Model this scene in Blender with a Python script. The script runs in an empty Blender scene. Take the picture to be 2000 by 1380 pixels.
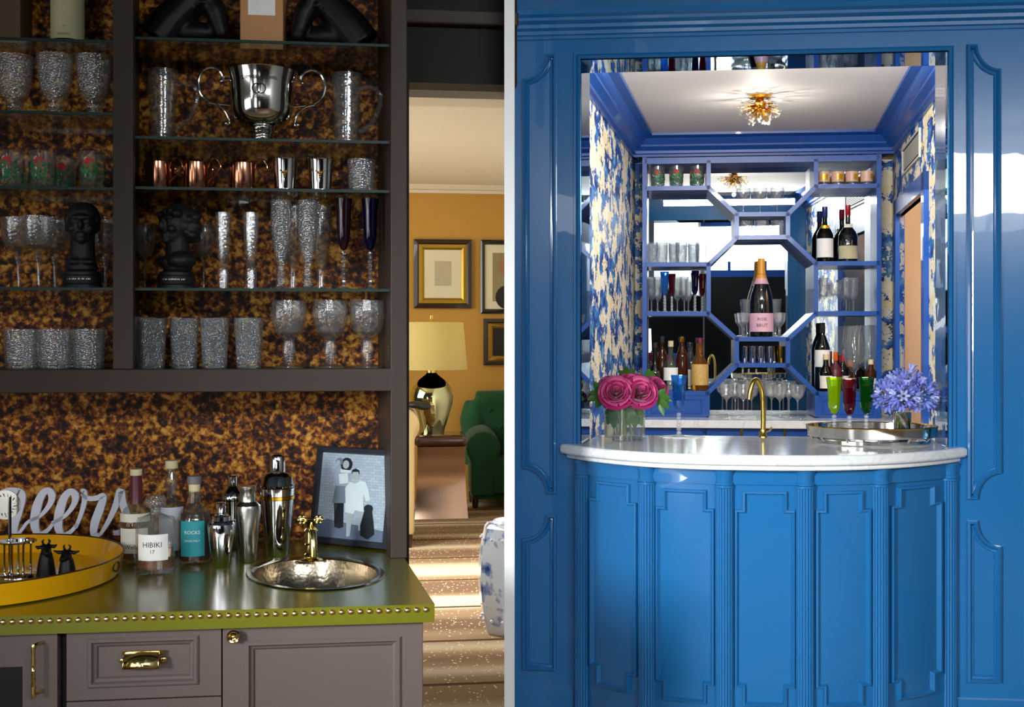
import bpy, bmesh, math, random
from mathutils import Vector, Matrix
R = math.radians
S = bpy.context.scene
COL = S.collection

# ---------------------------------------------------------------- camera, world, lights, exposure
F, PX, PY, ZC = 2400.0, 1080.0, 655.0, 1.55        # focal length and principal point in photo pixels, eye height
cam_d = bpy.data.cameras.new('camera'); cam = bpy.data.objects.new('camera', cam_d); COL.objects.link(cam)
cam.location = (0, 0, ZC); cam.rotation_euler = (R(90), 0, 0)
cam_d.sensor_width = 36; cam_d.sensor_fit = 'HORIZONTAL'; cam_d.lens = 36 * F / 2000
cam_d.shift_x = (1000 - PX) / 2000; cam_d.shift_y = -(690 - PY) / 2000
cam_d.clip_start = 0.05; cam_d.clip_end = 60
S.camera = cam
S.view_settings.view_transform = 'Standard'; S.view_settings.look = 'None'
S.view_settings.exposure = 0.0; S.view_settings.gamma = 1.0; S.view_settings.use_curve_mapping = False
S.cycles.transparent_max_bounces = 40
W = bpy.data.worlds.new('world'); S.world = W; W.use_nodes = True
W.node_tree.nodes['Background'].inputs[0].default_value = (0.75, 0.85, 1, 1)
W.node_tree.nodes['Background'].inputs[1].default_value = 0.05

def area(name, loc, target, sx, sy, power, color=(1, 1, 1), spread=180):
    l = bpy.data.lights.new(name, 'AREA'); l.shape = 'RECTANGLE'; l.size = sx; l.size_y = sy
    l.energy = power; l.color = color; l.spread = R(spread)
    o = bpy.data.objects.new(name, l); COL.objects.link(o); o.location = loc
    d = Vector(target) - Vector(loc); o.rotation_euler = d.to_track_quat('-Z', 'Y').to_euler()
    return o
def point(name, loc, power, color=(1, 1, 1), r=0.05):
    l = bpy.data.lights.new(name, 'POINT'); l.energy = power; l.color = color; l.shadow_soft_size = r
    o = bpy.data.objects.new(name, l); COL.objects.link(o); o.location = loc; return o

# daylight of the window wall behind the blue bar's viewer, of the dark bar's own window, of the far sitting room; last, an added fill strip
area('window_light_blue_room', (1.6, -2.2, 2.85), (0.9, 5.0, 1.2), 5.0, 0.5, 215, (0.93, 0.97, 1))
area('window_light_blue_room_side', (-2.4, -0.2, 1.9), (0.85, 4.3, 0.85), 0.6, 1.0, 12.5, (0.95, 0.98, 1), 34)
area('window_light_dark_bar', (-1.75, -0.6, 1.15), (-1.0, 3.4, 0.4), 0.7, 1.0, .7, (0.95, 0.98, 1), 48)
area('window_light_dark_bar_second', (-0.6, -0.9, 1.15), (-0.9, 3.4, 0.4), 0.4, 1.0, .35, (1, 0.97, 0.93), 48)
area('window_light_sitting_room', (-3.6, 8.6, 1.9), (-0.8, 9.2, 0.6), 2.2, 1.8, 120, (1, 0.97, 0.9))
area('window_light_passage', (-2.2, 7.0, 2.6), (-0.6, 7.7, 0.0), 1.2, 1.0, 46, (1, 0.99, 0.97), 80)
area('added_fill_niche', (0.93, 4.80, 2.68), (1.05, 6.6, 2.0), 1.1, 0.05, 32, (1, 0.97, 0.93), 150)  # made-up strip behind the opening's head, added to brighten the alcove

# ---------------------------------------------------------------- frames of the two places (square to their own walls)
class Frame:
    def __init__(s, delta):
        s.p = math.atan(delta / F); s.c = math.cos(s.p); s.s = math.sin(s.p)
    def w(s, u, v, z=0.0): return Vector((u * s.c + v * s.s, -u * s.s + v * s.c, z))
    def pix(s, px, py, v):
        rx = (px - PX) / F; rz = -(py - PY) / F
        t = v / (rx * s.s + s.c); return (t * (rx * s.c - s.s), v, ZC + t * rz)
    def floor(s, px, py, z):
        rx = (px - PX) / F; rz = -(py - PY) / F
        t = (z - ZC) / rz; return (t * (rx * s.c - s.s), t * (rx * s.s + s.c), z)
    def U(s, px, v): return s.pix(px, PY, v)[0]
    def Z(s, px, py, v): return s.pix(px, py, v)[2]
    def m(s, px, v): return v / (((px - PX) / F) * s.s + s.c) / F     # metres in one pixel there
FL = Frame(-320); FR = Frame(240)

# ---------------------------------------------------------------- object helpers
def link(o): COL.objects.link(o); return o
def tag(o, label=None, cat=None, group=None, kind=None):
    if label: o['label'] = label
    if cat: o['category'] = cat
    if group: o['group'] = group
    if kind: o['kind'] = kind
    return o
def put(o, fr, u, v, z, rz=0):
    o.location = fr.w(u, v, z); o.rotation_euler = (0, 0, -fr.p + rz); return o
def thing(name, label, cat, fr, loc, rz=0, group=None):
    o = link(bpy.data.objects.new(name, None)); o.empty_display_size = 0.05
    tag(o, label, cat, group); return put(o, fr, *loc, rz)
def copy_tree(o, parent=None):
    c = link(o.copy()); c.parent = parent
    for ch in o.children:
        copy_tree(ch, c)
    return c
def clone(o, fr, loc, rz=0, label=None, group=None):
    c = copy_tree(o); put(c, fr, *loc, rz); c.scale = o.scale
    if label: c['label'] = label
    if group: c['group'] = group
    return c

class MB:
    def __init__(s): s.v = []; s.f = []
    def add(s, vs, fs):
        n = len(s.v); s.v += [tuple(p) for p in vs]; s.f += [tuple(i + n for i in f) for f in fs]; return s
    def hexa(s, p):   # 8 points: bottom ring 0..3, top ring 4..7
        return s.add(p, [(3, 2, 1, 0), (4, 5, 6, 7), (0, 1, 5, 4), (1, 2, 6, 5), (2, 3, 7, 6), (3, 0, 4, 7)])
    def box(s, x0, x1, y0, y1, z0, z1, k=0.0):   # k: drift of x with y
        a = k * (y1 - y0)
        return s.hexa([(x0, y0, z0), (x1, y0, z0), (x1 + a, y1, z0), (x0 + a, y1, z0),
                       (x0, y0, z1), (x1, y0, z1), (x1 + a, y1, z1), (x0 + a, y1, z1)])
    def lathe(s, pr, n=32, c=(0, 0, 0), a0=0.0, fn=None):
        vs = []; fs = []
        for j, (r, z) in enumerate(pr):
            for i in range(n):
                a = a0 + 2 * math.pi * i / n
                rr = fn(r, a, z) if fn else r
                vs.append((c[0] + rr * math.cos(a), c[1] + rr * math.sin(a), c[2] + z))
        for j in range(len(pr) - 1):
            for i in range(n):
                k = (i + 1) % n
                fs.append((j * n + i, j * n + k, (j + 1) * n + k, (j + 1) * n + i))
        s.add(vs, fs)
        if pr[0][0] > 1e-6: s.add(vs[:n], [tuple(range(n - 1, -1, -1))])
        if pr[-1][0] > 1e-6 and pr[-1] != pr[0]: s.add(vs[-n:], [tuple(range(n))])
        return s
    def tube(s, pts, r, n=8, closed=False, flat=1.0):
        pts = [Vector(p) for p in pts]; m = len(pts); rs = r if isinstance(r, (list, tuple)) else [r] * m
        vs = []; fs = []; up = None
        for i, p in enumerate(pts):
            t = (pts[(i + 1) % m] - pts[i - 1]) if closed else (pts[min(i + 1, m - 1)] - pts[max(i - 1, 0)])
            t.normalize()
            if up is None:
                up = Vector((0, 0, 1)) if abs(t.z) < .9 else Vector((0, 1, 0))
            b = t.cross(up).normalized(); nn = b.cross(t).normalized(); up = nn
            for k in range(n):
                a = 2 * math.pi * k / n
                vs.append(p + b * (rs[i] * math.cos(a)) + nn * (rs[i] * flat * math.sin(a)))
        q = m if closed else m - 1
        for i in range(q):
            j = (i + 1) % m
            for k in range(n):
                l = (k + 1) % n
                fs.append((i * n + k, i * n + l, j * n + l, j * n + k))
        if not closed:
            fs.append(tuple(range(n - 1, -1, -1))); fs.append(tuple((m - 1) * n + k for k in range(n)))
        return s.add(vs, fs)
    def ball(s, c, r, nu=16, nv=10):
        rx, ry, rz = r if isinstance(r, (list, tuple)) else (r, r, r)
        vs = [(c[0], c[1], c[2] - rz)]; fs = []
        for j in range(1, nv):
            b = -math.pi / 2 + math.pi * j / nv
            for i in range(nu):
                a = 2 * math.pi * i / nu
                vs.append((c[0] + rx * math.cos(b) * math.cos(a), c[1] + ry * math.cos(b) * math.sin(a), c[2] + rz * math.sin(b)))
        vs.append((c[0], c[1], c[2] + rz)); top = len(vs) - 1
        for i in range(nu):
            k = (i + 1) % nu
            fs.append((0, 1 + k, 1 + i)); fs.append((top, 1 + (nv - 2) * nu + i, 1 + (nv - 2) * nu + k))
            for j in range(nv - 2):
                fs.append((1 + j * nu + i, 1 + j * nu + k, 1 + (j + 1) * nu + k, 1 + (j + 1) * nu + i))
        return s.add(vs, fs)
    def prism(s, poly, fa, fb):      # poly of 2d points, fa/fb map (x, y) to the two ends
        n = len(poly)
        vs = [fa(*p) for p in poly] + [fb(*p) for p in poly]
        return s.add(vs, [tuple(range(n - 1, -1, -1)), tuple(range(n, 2 * n))] + [(i, (i + 1) % n, n + (i + 1) % n, n + i) for i in range(n)])
    def sweep(s, path, prof, mp, closed=True):
        # path: 2d points; prof: (offset along the mitred normal, height); mp(x, y, h) -> point
        n = len(path); rows = []
        for i in range(n):
            p = Vector(path[i]); a = Vector(path[i - 1]) if (closed or i > 0) else None
            b = Vector(path[(i + 1) % n]) if (closed or i < n - 1) else None
            d1 = (p - a).normalized() if a is not None else None
            d2 = (b - p).normalized() if b is not None else None
            if d1 is None: d1 = d2
            if d2 is None: d2 = d1
            n1 = Vector((-d1.y, d1.x)); n2 = Vector((-d2.y, d2.x)); mt = n1 + n2
            if mt.length < 1e-6: mt = n1.copy()
            mt.normalize(); mt = mt / max(0.35, mt.dot(n1))
            rows.append([mp(p.x + mt.x * o, p.y + mt.y * o, h) for o, h in prof])
        k = len(prof); vs = [q for r in rows for q in r]; fs = []
        for i in range(n if closed else n - 1):
            j = (i + 1) % n
            for q in range(k - 1):
                fs.append((i * k + q, j * k + q, j * k + q + 1, i * k + q + 1))
        return s.add(vs, fs)
    def mesh(s, name, smooth=35):
        me = bpy.data.meshes.new(name); me.from_pydata(s.v, [], s.f); me.validate()
        bm = bmesh.new(); bm.from_mesh(me)
        bmesh.ops.recalc_face_normals(bm, faces=bm.faces)
        bm.to_mesh(me); bm.free()
        if smooth:
            me.polygons.foreach_set('use_smooth', [True] * len(me.polygons)); me.set_sharp_from_angle(angle=R(smooth))
        me.update(); return me
    def obj(s, name, mat, parent=None, smooth=35):
        me = s.mesh(name, smooth); me.materials.append(mat)
        o = link(bpy.data.objects.new(name, me)); o.parent = parent; return o
def mobj(name, me, parent=None):
    o = link(bpy.data.objects.new(name, me)); o.parent = parent; return o
def bevel(o, w, seg=2):
    b = o.modifiers.new('bevel', 'BEVEL'); b.width = w; b.segments = seg; b.limit_method = 'ANGLE'; return o
def blob(mb, name, mat, parent, voxel, smooth=2):
    # one continuous skin over overlapping shapes
    o = mb.obj(name + '_tmp', mat, None, 0)
    r = o.modifiers.new('r', 'REMESH'); r.mode = 'VOXEL'; r.voxel_size = voxel
    sm = o.modifiers.new('s', 'SMOOTH'); sm.iterations = smooth; sm.factor = 0.5
    dg = bpy.context.evaluated_depsgraph_get()
    me = bpy.data.meshes.new_from_object(o.evaluated_get(dg)); me.name = name
    me.polygons.foreach_set('use_smooth', [True] * len(me.polygons))
    if not me.materials: me.materials.append(mat)
    bpy.data.objects.remove(o)
    return mobj(name, me, parent)
def text_part(txt, size, name, mat, parent, mp, width=None, font_scale=1.0, depth=0.0):
    # flat lettering centred at (0,0); mp(x, y) -> point in the parent's space
    cu = bpy.data.curves.new('t', 'FONT'); cu.body = txt; cu.size = size; cu.align_x = 'CENTER'; cu.align_y = 'CENTER'
    cu.resolution_u = 2
    o = link(bpy.data.objects.new('t', cu)); dg = bpy.context.evaluated_depsgraph_get(); dg.update()
    me = bpy.data.meshes.new_from_object(o.evaluated_get(dg)); bpy.data.objects.remove(o)
    xs = [v.co.x for v in me.vertices] or [0, 1]
    k = width / (max(xs) - min(xs)) if width else 1.0
    for v in me.vertices: v.co = mp(v.co.x * k, v.co.y * (k if width and font_scale == 1.0 else 1.0))
    me.materials.clear(); me.materials.append(mat); me.name = name
    return mobj(name, me, parent)

# ---------------------------------------------------------------- materials
def lin(h):
    h = h.lstrip('#'); c = [int(h[i:i + 2], 16) / 255 for i in (0, 2, 4)]
    return tuple((x / 12.92 if x <= .04045 else ((x + .055) / 1.055) ** 2.4) for x in c) + (1.0,)
MATS = {}
def pbr(name, col, rough=0.5, metal=0.0, coat=0.0, spec=0.5, bump=None, mottle=0.0, mscale=6.0, trans=0.0, ior=1.45, emit=0.0, sheen=0.0, croughness=0.03):
    m = bpy.data.materials.new(name); m.use_nodes = True; nt = m.node_tree; b = nt.nodes['Principled BSDF']
    c = lin(col) if isinstance(col, str) else col
    b.inputs['Base Color'].default_value = c; b.inputs['Roughness'].default_value = rough; b.inputs['Metallic'].default_value = metal
    b.inputs['Coat Weight'].default_value = coat; b.inputs['Coat Roughness'].default_value = croughness
    b.inputs['Specular IOR Level'].default_value = spec; b.inputs['Transmission Weight'].default_value = trans; b.inputs['IOR'].default_value = ior
    if sheen: b.inputs['Sheen Weight'].default_value = sheen
    if emit: b.inputs['Emission Color'].default_value = c; b.inputs['Emission Strength'].default_value = emit
    tc = nt.nodes.new('ShaderNodeTexCoord')
    if mottle:
        n = nt.nodes.new('ShaderNodeTexNoise'); n.inputs['Scale'].default_value = mscale; n.inputs['Detail'].default_value = 4
        nt.links.new(tc.outputs['Object'], n.inputs['Vector'])
        mx = nt.nodes.new('ShaderNodeMix'); mx.data_type = 'RGBA'
        mx.inputs[6].default_value = tuple(x * (1 - mottle) for x in c[:3]) + (1,); mx.inputs[7].default_value = tuple(min(1, x * (1 + mottle)) for x in c[:3]) + (1,)
        nt.links.new(n.outputs['Fac'], mx.inputs[0]); nt.links.new(mx.outputs[2], b.inputs['Base Color'])
    if bump:
        kind, sc, st = bump[:3]; dist = bump[3] if len(bump) > 3 else 0.002
        if kind == 'noise':
            n = nt.nodes.new('ShaderNodeTexNoise'); n.inputs['Scale'].default_value = sc; n.inputs['Detail'].default_value = 2; out = n.outputs['Fac']
        else:
            n = nt.nodes.new('ShaderNodeTexVoronoi'); n.inputs['Scale'].default_value = sc; out = n.outputs['Distance']
        nt.links.new(tc.outputs['Object'], n.inputs['Vector'])
        bp = nt.nodes.new('ShaderNodeBump'); bp.inputs['Strength'].default_value = st; bp.inputs['Distance'].default_value = dist
        nt.links.new(out, bp.inputs['Height']); nt.links.new(bp.outputs[0], b.inputs['Normal'])
        if coat: nt.links.new(bp.outputs[0], b.inputs['Coat Normal'])
    MATS[name] = m; return m
def glassm(name, col=(1, 1, 1), body=0.0, ior=1.5, rough=0.02, bump=None, bodycol=None):
    # clear thin glass: fresnel gloss over tinted see-through, a little scattering for cut and pressed glass
    m = bpy.data.materials.new(name); m.use_nodes = True; nt = m.node_tree; nt.nodes.remove(nt.nodes['Principled BSDF'])
    out = nt.nodes['Material Output']; L = nt.links
    c = lin(col) if isinstance(col, str) else tuple(col) + (1,)
    t = nt.nodes.new('ShaderNodeBsdfTransparent'); t.inputs[0].default_value = c
    g = nt.nodes.new('ShaderNodeBsdfGlossy'); g.inputs['Roughness'].default_value = rough
    lwn = nt.nodes.new('ShaderNodeLayerWeight'); lwn.inputs['Blend'].default_value = .5     # reflectance rising toward grazing, the same from both sides
    pw = nt.nodes.new('ShaderNodeMath'); pw.operation = 'POWER'; pw.inputs[1].default_value = 4.0; L.new(lwn.outputs['Facing'], pw.inputs[0])
    f0 = ((ior - 1) / (ior + 1)) ** 2
    fr = nt.nodes.new('ShaderNodeMath'); fr.operation = 'MULTIPLY_ADD'; fr.inputs[1].default_value = .85 - f0; fr.inputs[2].default_value = f0; L.new(pw.outputs[0], fr.inputs[0])
    mx = nt.nodes.new('ShaderNodeMixShader'); base = t.outputs[0]
    if body:
        tl = nt.nodes.new('ShaderNodeBsdfTranslucent'); df = nt.nodes.new('ShaderNodeBsdfDiffuse')
        bc = (lin(bodycol) if bodycol else c); tl.inputs[0].default_value = bc; df.inputs[0].default_value = bc
        m0 = nt.nodes.new('ShaderNodeMixShader'); m0.inputs[0].default_value = .5; L.new(tl.outputs[0], m0.inputs[1]); L.new(df.outputs[0], m0.inputs[2])
        m1 = nt.nodes.new('ShaderNodeMixShader'); m1.inputs[0].default_value = body; L.new(base, m1.inputs[1]); L.new(m0.outputs[0], m1.inputs[2]); base = m1.outputs[0]
    if bump:
        kind, sc, st = bump[:3]; tc = nt.nodes.new('ShaderNodeTexCoord')
        if kind == 'noise':
            n = nt.nodes.new('ShaderNodeTexNoise'); n.inputs['Scale'].default_value = sc; o2 = n.outputs['Fac']
        else:
            n = nt.nodes.new('ShaderNodeTexVoronoi'); n.inputs['Scale'].default_value = sc; o2 = n.outputs['Distance']
        L.new(tc.outputs['Object'], n.inputs['Vector'])
        bp = nt.nodes.new('ShaderNodeBump'); bp.inputs['Strength'].default_value = st; bp.inputs['Distance'].default_value = 0.004
        L.new(o2, bp.inputs['Height']); L.new(bp.outputs[0], g.inputs['Normal']); L.new(bp.outputs[0], lwn.inputs['Normal'])
    L.new(fr.outputs[0], mx.inputs[0]); L.new(base, mx.inputs[1]); L.new(g.outputs[0], mx.inputs[2]); L.new(mx.outputs[0], out.inputs[0])
    MATS[name] = m; return m
def ramp(nt, stops, interp='LINEAR'):
    r = nt.nodes.new('ShaderNodeValToRGB'); r.color_ramp.interpolation = interp
    e = r.color_ramp.elements
    while len(e) < len(stops): e.new(0.5)
    for i, (p, c) in enumerate(stops): e[i].position = p; e[i].color = lin(c) if isinstance(c, str) else c
    return r

M = MATS
pbr('cabinet_paint', '#594d49', 0.45, spec=.25, mottle=.05)
pbr('panel_paint', '#3d322d', 0.45, spec=.2, mottle=.05)
pbr('black_gap', '#080807', 0.7)
pbr('dark_wood', '#17130e', 0.5, spec=.15)
pbr('counter_green', '#5f5f14', 0.24, coat=0.5, croughness=.16, mottle=.06, mscale=3)
pbr('brass', '#d8b45a', 0.18, metal=1.0)
pbr('polished_brass', '#e6cd83', 0.12, metal=1.0)
pbr('nail_brass', '#e0b98a', 0.32, metal=1.0)
pbr('chrome', '#d9dadb', 0.06, metal=1.0)
pbr('silver', '#d6d4cc', 0.10, metal=1.0)
pbr('brushed_steel', '#c6c3bb', 0.25, metal=1.0)
pbr('gold', '#d9a63c', 0.15, metal=1.0)
pbr('copper', '#c98a6b', 0.16, metal=1.0)
pbr('hammered_nickel', '#9c917f', 0.22, metal=1.0, bump=('voronoi', 90, .25))
pbr('sink_rim', '#7d7a66', 0.2, metal=1.0)
pbr('tray_yellow', '#e8a80c', 0.18, coat=.5, mottle=.05)
pbr('tray_line', '#3a2410', 0.4)
pbr('black_gloss', '#09090a', 0.45, spec=.3)
pbr('black_basalt', '#18181a', 0.55)
pbr('white_paint', '#f2f2f0', 0.5)
pbr('lavender_white', '#d9dbea', 0.45)
pbr('cream_label', '#ece6d4', 0.7, mottle=.04, mscale=30)
pbr('white_label', '#f3f1ec', 0.7, mottle=.03, mscale=30)
pbr('aged_label', '#b9b390', 0.7, mottle=.06, mscale=30)
pbr('teal_label', '#2f9fa8', 0.6, mottle=.08, mscale=20)
pbr('gold_label', '#cfa75e', 0.5, mottle=.35, mscale=60)
pbr('pink_label', '#dcaebf', 0.5, mottle=.08, mscale=40)
pbr('orange_foil', '#d8962c', 0.4, bump=('noise', 150, .4))
pbr('pink_foil', '#d9a5b2', 0.3)
pbr('maroon', '#5c1f2c', 0.35)
pbr('red_foil', '#a5121c', 0.25, coat=.3)
pbr('blue_foil', '#18306f', 0.25, coat=.3)
pbr('orange_cap', '#e0651c', 0.35)
pbr('ink', '#2a2624', 0.7)
pbr('cork', '#d8c9a0', 0.8, mottle=.1, mscale=60)
pbr('grey_cap', '#6d6a6c', 0.4)
pbr('whisky', '#b5701c', 0.1, trans=.8, ior=1.33)
pbr('dark_whisky', '#5b2a12', 0.1, trans=.6, ior=1.33)
pbr('dark_bottle', '#0c0f0c', 0.06, coat=.6)
pbr('champagne_glass', '#0d100c', 0.08, coat=.8)
pbr('tan_box', '#c08a58', 0.6, mottle=.08, mscale=40)
pbr('amber_box', '#5a4020', 0.5)
glassm('clear_glass', (.965, .975, .97), 0.045, 1.6); glassm('crystal', (.93, .95, .96), .30, 1.8, .03, None, '#ffffff')
glassm('cut_glass', (.96, .975, .98), 0.075, 2.5, .05, ('voronoi', 150, .9), '#ffffff')
glassm('hammered_glass', (.93, .955, .965), 0.10, 2.9, .08, ('voronoi', 230, 1.0), '#f2f8fb')
glassm('ribbed_glass', (.96, .97, .97), 0.05, 2.2, .03, ('noise', 120, .4), '#ffffff')
glassm('dim_glass', (.90, .91, .90), 0.05, 1.7, .05, ('noise', 60, .3))
glassm('shelf_glass', (.90, .96, .94), 0.0, 1.45, .03)
pbr('glass_edge', '#0a2f2a', 0.35, spec=.3)
glassm('purple_glass', '#7a4468', .18, 1.6, .03, None, '#6a2850')
glassm('midnight_glass', '#40388a', .18, 1.6, .03, None, '#241a68')
glassm('sky_glass', '#9ad0f4', .22, 1.8, .02, None, '#4aa8ea')
glassm('lime_glass', '#d4ea3a', .30, 1.8, .02, None, '#c6e416')
glassm('ruby_glass', '#b03458', .18, 1.8, .02, None, '#9c0c38')
glassm('emerald_glass', '#5aa85c', .18, 1.8, .02, None, '#1c8a2c')
glassm('bottle_clear', (.9, .93, .9), 0.03, 1.5)
glassm('bottle_green', '#2d3a22', 0.1, 1.5)
glassm('lavender_bottle', '#e4dff2', 0.25, 1.5, .05, None, '#dcd8ee')
glassm('water', (.93, .96, .92), .03, 1.2)
pbr('holly_green', '#2f7a45', 0.5); pbr('holly_red', '#c22f2c', 0.5)
pbr('blush_print', '#e0b49a', 0.4); pbr('gold_print', '#e0a52c', 0.35, metal=.4)

def tortoise():
    m = bpy.data.materials.new('tortoiseshell_paper'); m.use_nodes = True; nt = m.node_tree; b = nt.nodes['Principled BSDF']; L = nt.links
    tc = nt.nodes.new('ShaderNodeTexCoord')
    n1 = nt.nodes.new('ShaderNodeTexNoise'); n1.inputs['Scale'].default_value = 52; n1.inputs['Detail'].default_value = 4; n1.inputs['Roughness'].default_value = .58; n1.inputs['Distortion'].default_value = .35
    n2 = nt.nodes.new('ShaderNodeTexNoise'); n2.inputs['Scale'].default_value = 11; n2.inputs['Detail'].default_value = 2
    v = nt.nodes.new('ShaderNodeTexVoronoi'); v.inputs['Scale'].default_value = 75; v.feature = 'SMOOTH_F1'
    for n in (n1, n2, v): L.new(tc.outputs['Object'], n.inputs['Vector'])
    a = nt.nodes.new('ShaderNodeMath'); a.operation = 'MULTIPLY_ADD'; a.inputs[1].default_value = .35; L.new(n2.outputs['Fac'], a.inputs[0]); L.new(n1.outputs['Fac'], a.inputs[2])
    a2 = nt.nodes.new('ShaderNodeMath'); a2.operation = 'MULTIPLY_ADD'; a2.inputs[1].default_value = -.22; L.new(v.outputs['Distance'], a2.inputs[0]); L.new(a.outputs[0], a2.inputs[2])
    r = ramp(nt, [(.38, '#120907'), (.48, '#30160e'), (.55, '#5c2b10'), (.61, '#8a4d12'), (.69, '#c08028'), (.79, '#dba850')])
    L.new(a2.outputs[0], r.inputs[0]); L.new(r.outputs[0], b.inputs['Base Color'])
    b.inputs['Roughness'].default_value = .5; b.inputs['Specular IOR Level'].default_value = .2
    M['tortoise'] = m
tortoise()
def leafpaper():
    m = bpy.data.materials.new('tree_wallpaper'); m.use_nodes = True; nt = m.node_tree; b = nt.nodes['Principled BSDF']; L = nt.links
    tc = nt.nodes.new('ShaderNodeTexCoord'); mp = nt.nodes.new('ShaderNodeMapping'); mp.inputs['Scale'].default_value = (1, .62, 1)
    L.new(tc.outputs['Object'], mp.inputs['Vector'])
    big = nt.nodes.new('ShaderNodeTexNoise'); big.inputs['Scale'].default_value = 9; big.inputs['Detail'].default_value = 6; big.inputs['Roughness'].default_value = .62
    vo = nt.nodes.new('ShaderNodeTexVoronoi'); vo.inputs['Scale'].default_value = 70
    tone = nt.nodes.new('ShaderNodeTexNoise'); tone.inputs['Scale'].default_value = 16; tone.inputs['Detail'].default_value = 3
    for n in (big, vo, tone): L.new(mp.outputs[0], n.inputs['Vector'])
    a = nt.nodes.new('ShaderNodeMath'); a.operation = 'MULTIPLY_ADD'; a.inputs[1].default_value = -.10; L.new(vo.outputs['Distance'], a.inputs[0]); L.new(big.outputs['Fac'], a.inputs[2])
    mask = ramp(nt, [(0, (0, 0, 0, 1)), (.445, (1, 1, 1, 1))], 'CONSTANT'); L.new(a.outputs[0], mask.inputs[0])
    blue = ramp(nt, [(.0, '#16306a'), (.42, '#1d4a96'), (.5, '#2f6cbc'), (.57, '#3f7f9a'), (.64, '#7ba0c8')], 'CONSTANT'); L.new(tone.outputs['Fac'], blue.inputs[0])
    cream = ramp(nt, [(.35, '#e4d6a6'), (.6, '#f1e8d4')]); L.new(tone.outputs['Fac'], cream.inputs[0])
    mx = nt.nodes.new('ShaderNodeMix'); mx.data_type = 'RGBA'; L.new(mask.outputs[0], mx.inputs[0]); L.new(cream.outputs[0], mx.inputs[6]); L.new(blue.outputs[0], mx.inputs[7])
    L.new(mx.outputs[2], b.inputs['Base Color']); b.inputs['Roughness'].default_value = .5; b.inputs['Specular IOR Level'].default_value = .3
    M['leafpaper'] = m
leafpaper()
def marble():
    m = bpy.data.materials.new('white_marble'); m.use_nodes = True; nt = m.node_tree; b = nt.nodes['Principled BSDF']; L = nt.links
    tc = nt.nodes.new('ShaderNodeTexCoord'); n = nt.nodes.new('ShaderNodeTexNoise'); n.inputs['Scale'].default_value = 5; n.inputs['Detail'].default_value = 8; n.inputs['Distortion'].default_value = 1.5
    L.new(tc.outputs['Object'], n.inputs['Vector'])
    r = ramp(nt, [(.3, '#e9ebea'), (.47, '#f2f2ef'), (.51, '#e0e3e2'), (.55, '#f0f0ee'), (.8, '#e4e7e6')]); L.new(n.outputs['Fac'], r.inputs[0]); L.new(r.outputs[0], b.inputs['Base Color'])
    b.inputs['Roughness'].default_value = .12; b.inputs['Coat Weight'].default_value = .3
    M['marble'] = m
marble()
def carpet():
    m = bpy.data.materials.new('antelope_carpet'); m.use_nodes = True; nt = m.node_tree; b = nt.nodes['Principled BSDF']; L = nt.links
    tc = nt.nodes.new('ShaderNodeTexCoord'); sp = nt.nodes.new('ShaderNodeSeparateXYZ'); L.new(tc.outputs['Object'], sp.inputs[0])
    w = nt.nodes.new('ShaderNodeTexNoise'); w.noise_dimensions = '1D'; w.inputs['Scale'].default_value = 1.9; w.inputs['Detail'].default_value = 1; L.new(sp.outputs['Y'], w.inputs['W'])
    band = ramp(nt, [(.32, '#6e5540'), (.5, '#8d7355'), (.66, '#c4b598')]); L.new(w.outputs['Fac'], band.inputs[0])
    mp = nt.nodes.new('ShaderNodeMapping'); mp.inputs['Scale'].default_value = (1, .5, 1); L.new(tc.outputs['Object'], mp.inputs['Vector'])
    vo = nt.nodes.new('ShaderNodeTexVoronoi'); vo.inputs['Scale'].default_value = 42; L.new(mp.outputs[0], vo.inputs['Vector'])
    dot = ramp(nt, [(.0, (1, 1, 1, 1)), (.20, (0, 0, 0, 1))], 'CONSTANT'); L.new(vo.outputs['Distance'], dot.inputs[0])
    mx = nt.nodes.new('ShaderNodeMix'); mx.data_type = 'RGBA'; mx.inputs[7].default_value = lin('#cdb892'); L.new(dot.outputs[0], mx.inputs[0]); L.new(band.outputs[0], mx.inputs[6])
    md = nt.nodes.new('ShaderNodeMath'); md.operation = 'FRACT'; dv = nt.nodes.new('ShaderNodeMath'); dv.operation = 'DIVIDE'; dv.inputs[1].default_value = .78
    L.new(sp.outputs['Y'], dv.inputs[0]); L.new(dv.outputs[0], md.inputs[0])
    ln = ramp(nt, [(0, (1, 1, 1, 1)), (.045, (0, 0, 0, 1))], 'CONSTANT'); L.new(md.outputs[0], ln.inputs[0])
    m2 = nt.nodes.new('ShaderNodeMix'); m2.data_type = 'RGBA'; m2.inputs[7].default_value = lin('#4c3522'); L.new(ln.outputs[0], m2.inputs[0]); L.new(mx.outputs[2], m2.inputs[6])
    L.new(m2.outputs[2], b.inputs['Base Color']); b.inputs['Roughness'].default_value = .95; b.inputs['Specular IOR Level'].default_value = .1
    M['carpet'] = m
carpet()
pbr('lacquer_blue', '#1d69a4', 0.22, coat=1.0, croughness=.015, bump=('noise', 6, .12, .004), mottle=.05, mscale=2)
pbr('niche_blue', '#164a98', 0.35, coat=.2, croughness=.05)
pbr('mirror', '#dfe6e6', 0.0, metal=1.0)
pbr('jamb_mirror', '#6a98be', 0.02, metal=1.0)
pbr('ceiling_pale', '#ece6e0', 0.6)
pbr('ochre_wall', '#b88a38', 0.7, mottle=.05, mscale=40)
pbr('cream_ceiling', '#d8ccb4', 0.7)
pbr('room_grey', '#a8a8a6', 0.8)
pbr('soft_black', '#050505', 0.6)
pbr('peach', '#f6dabb', 0.6)
pbr('window_glow', '#ffffff', 0.5, emit=2.2); pbr('window_dim', '#ffffff', 0.5, emit=3.0)
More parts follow.
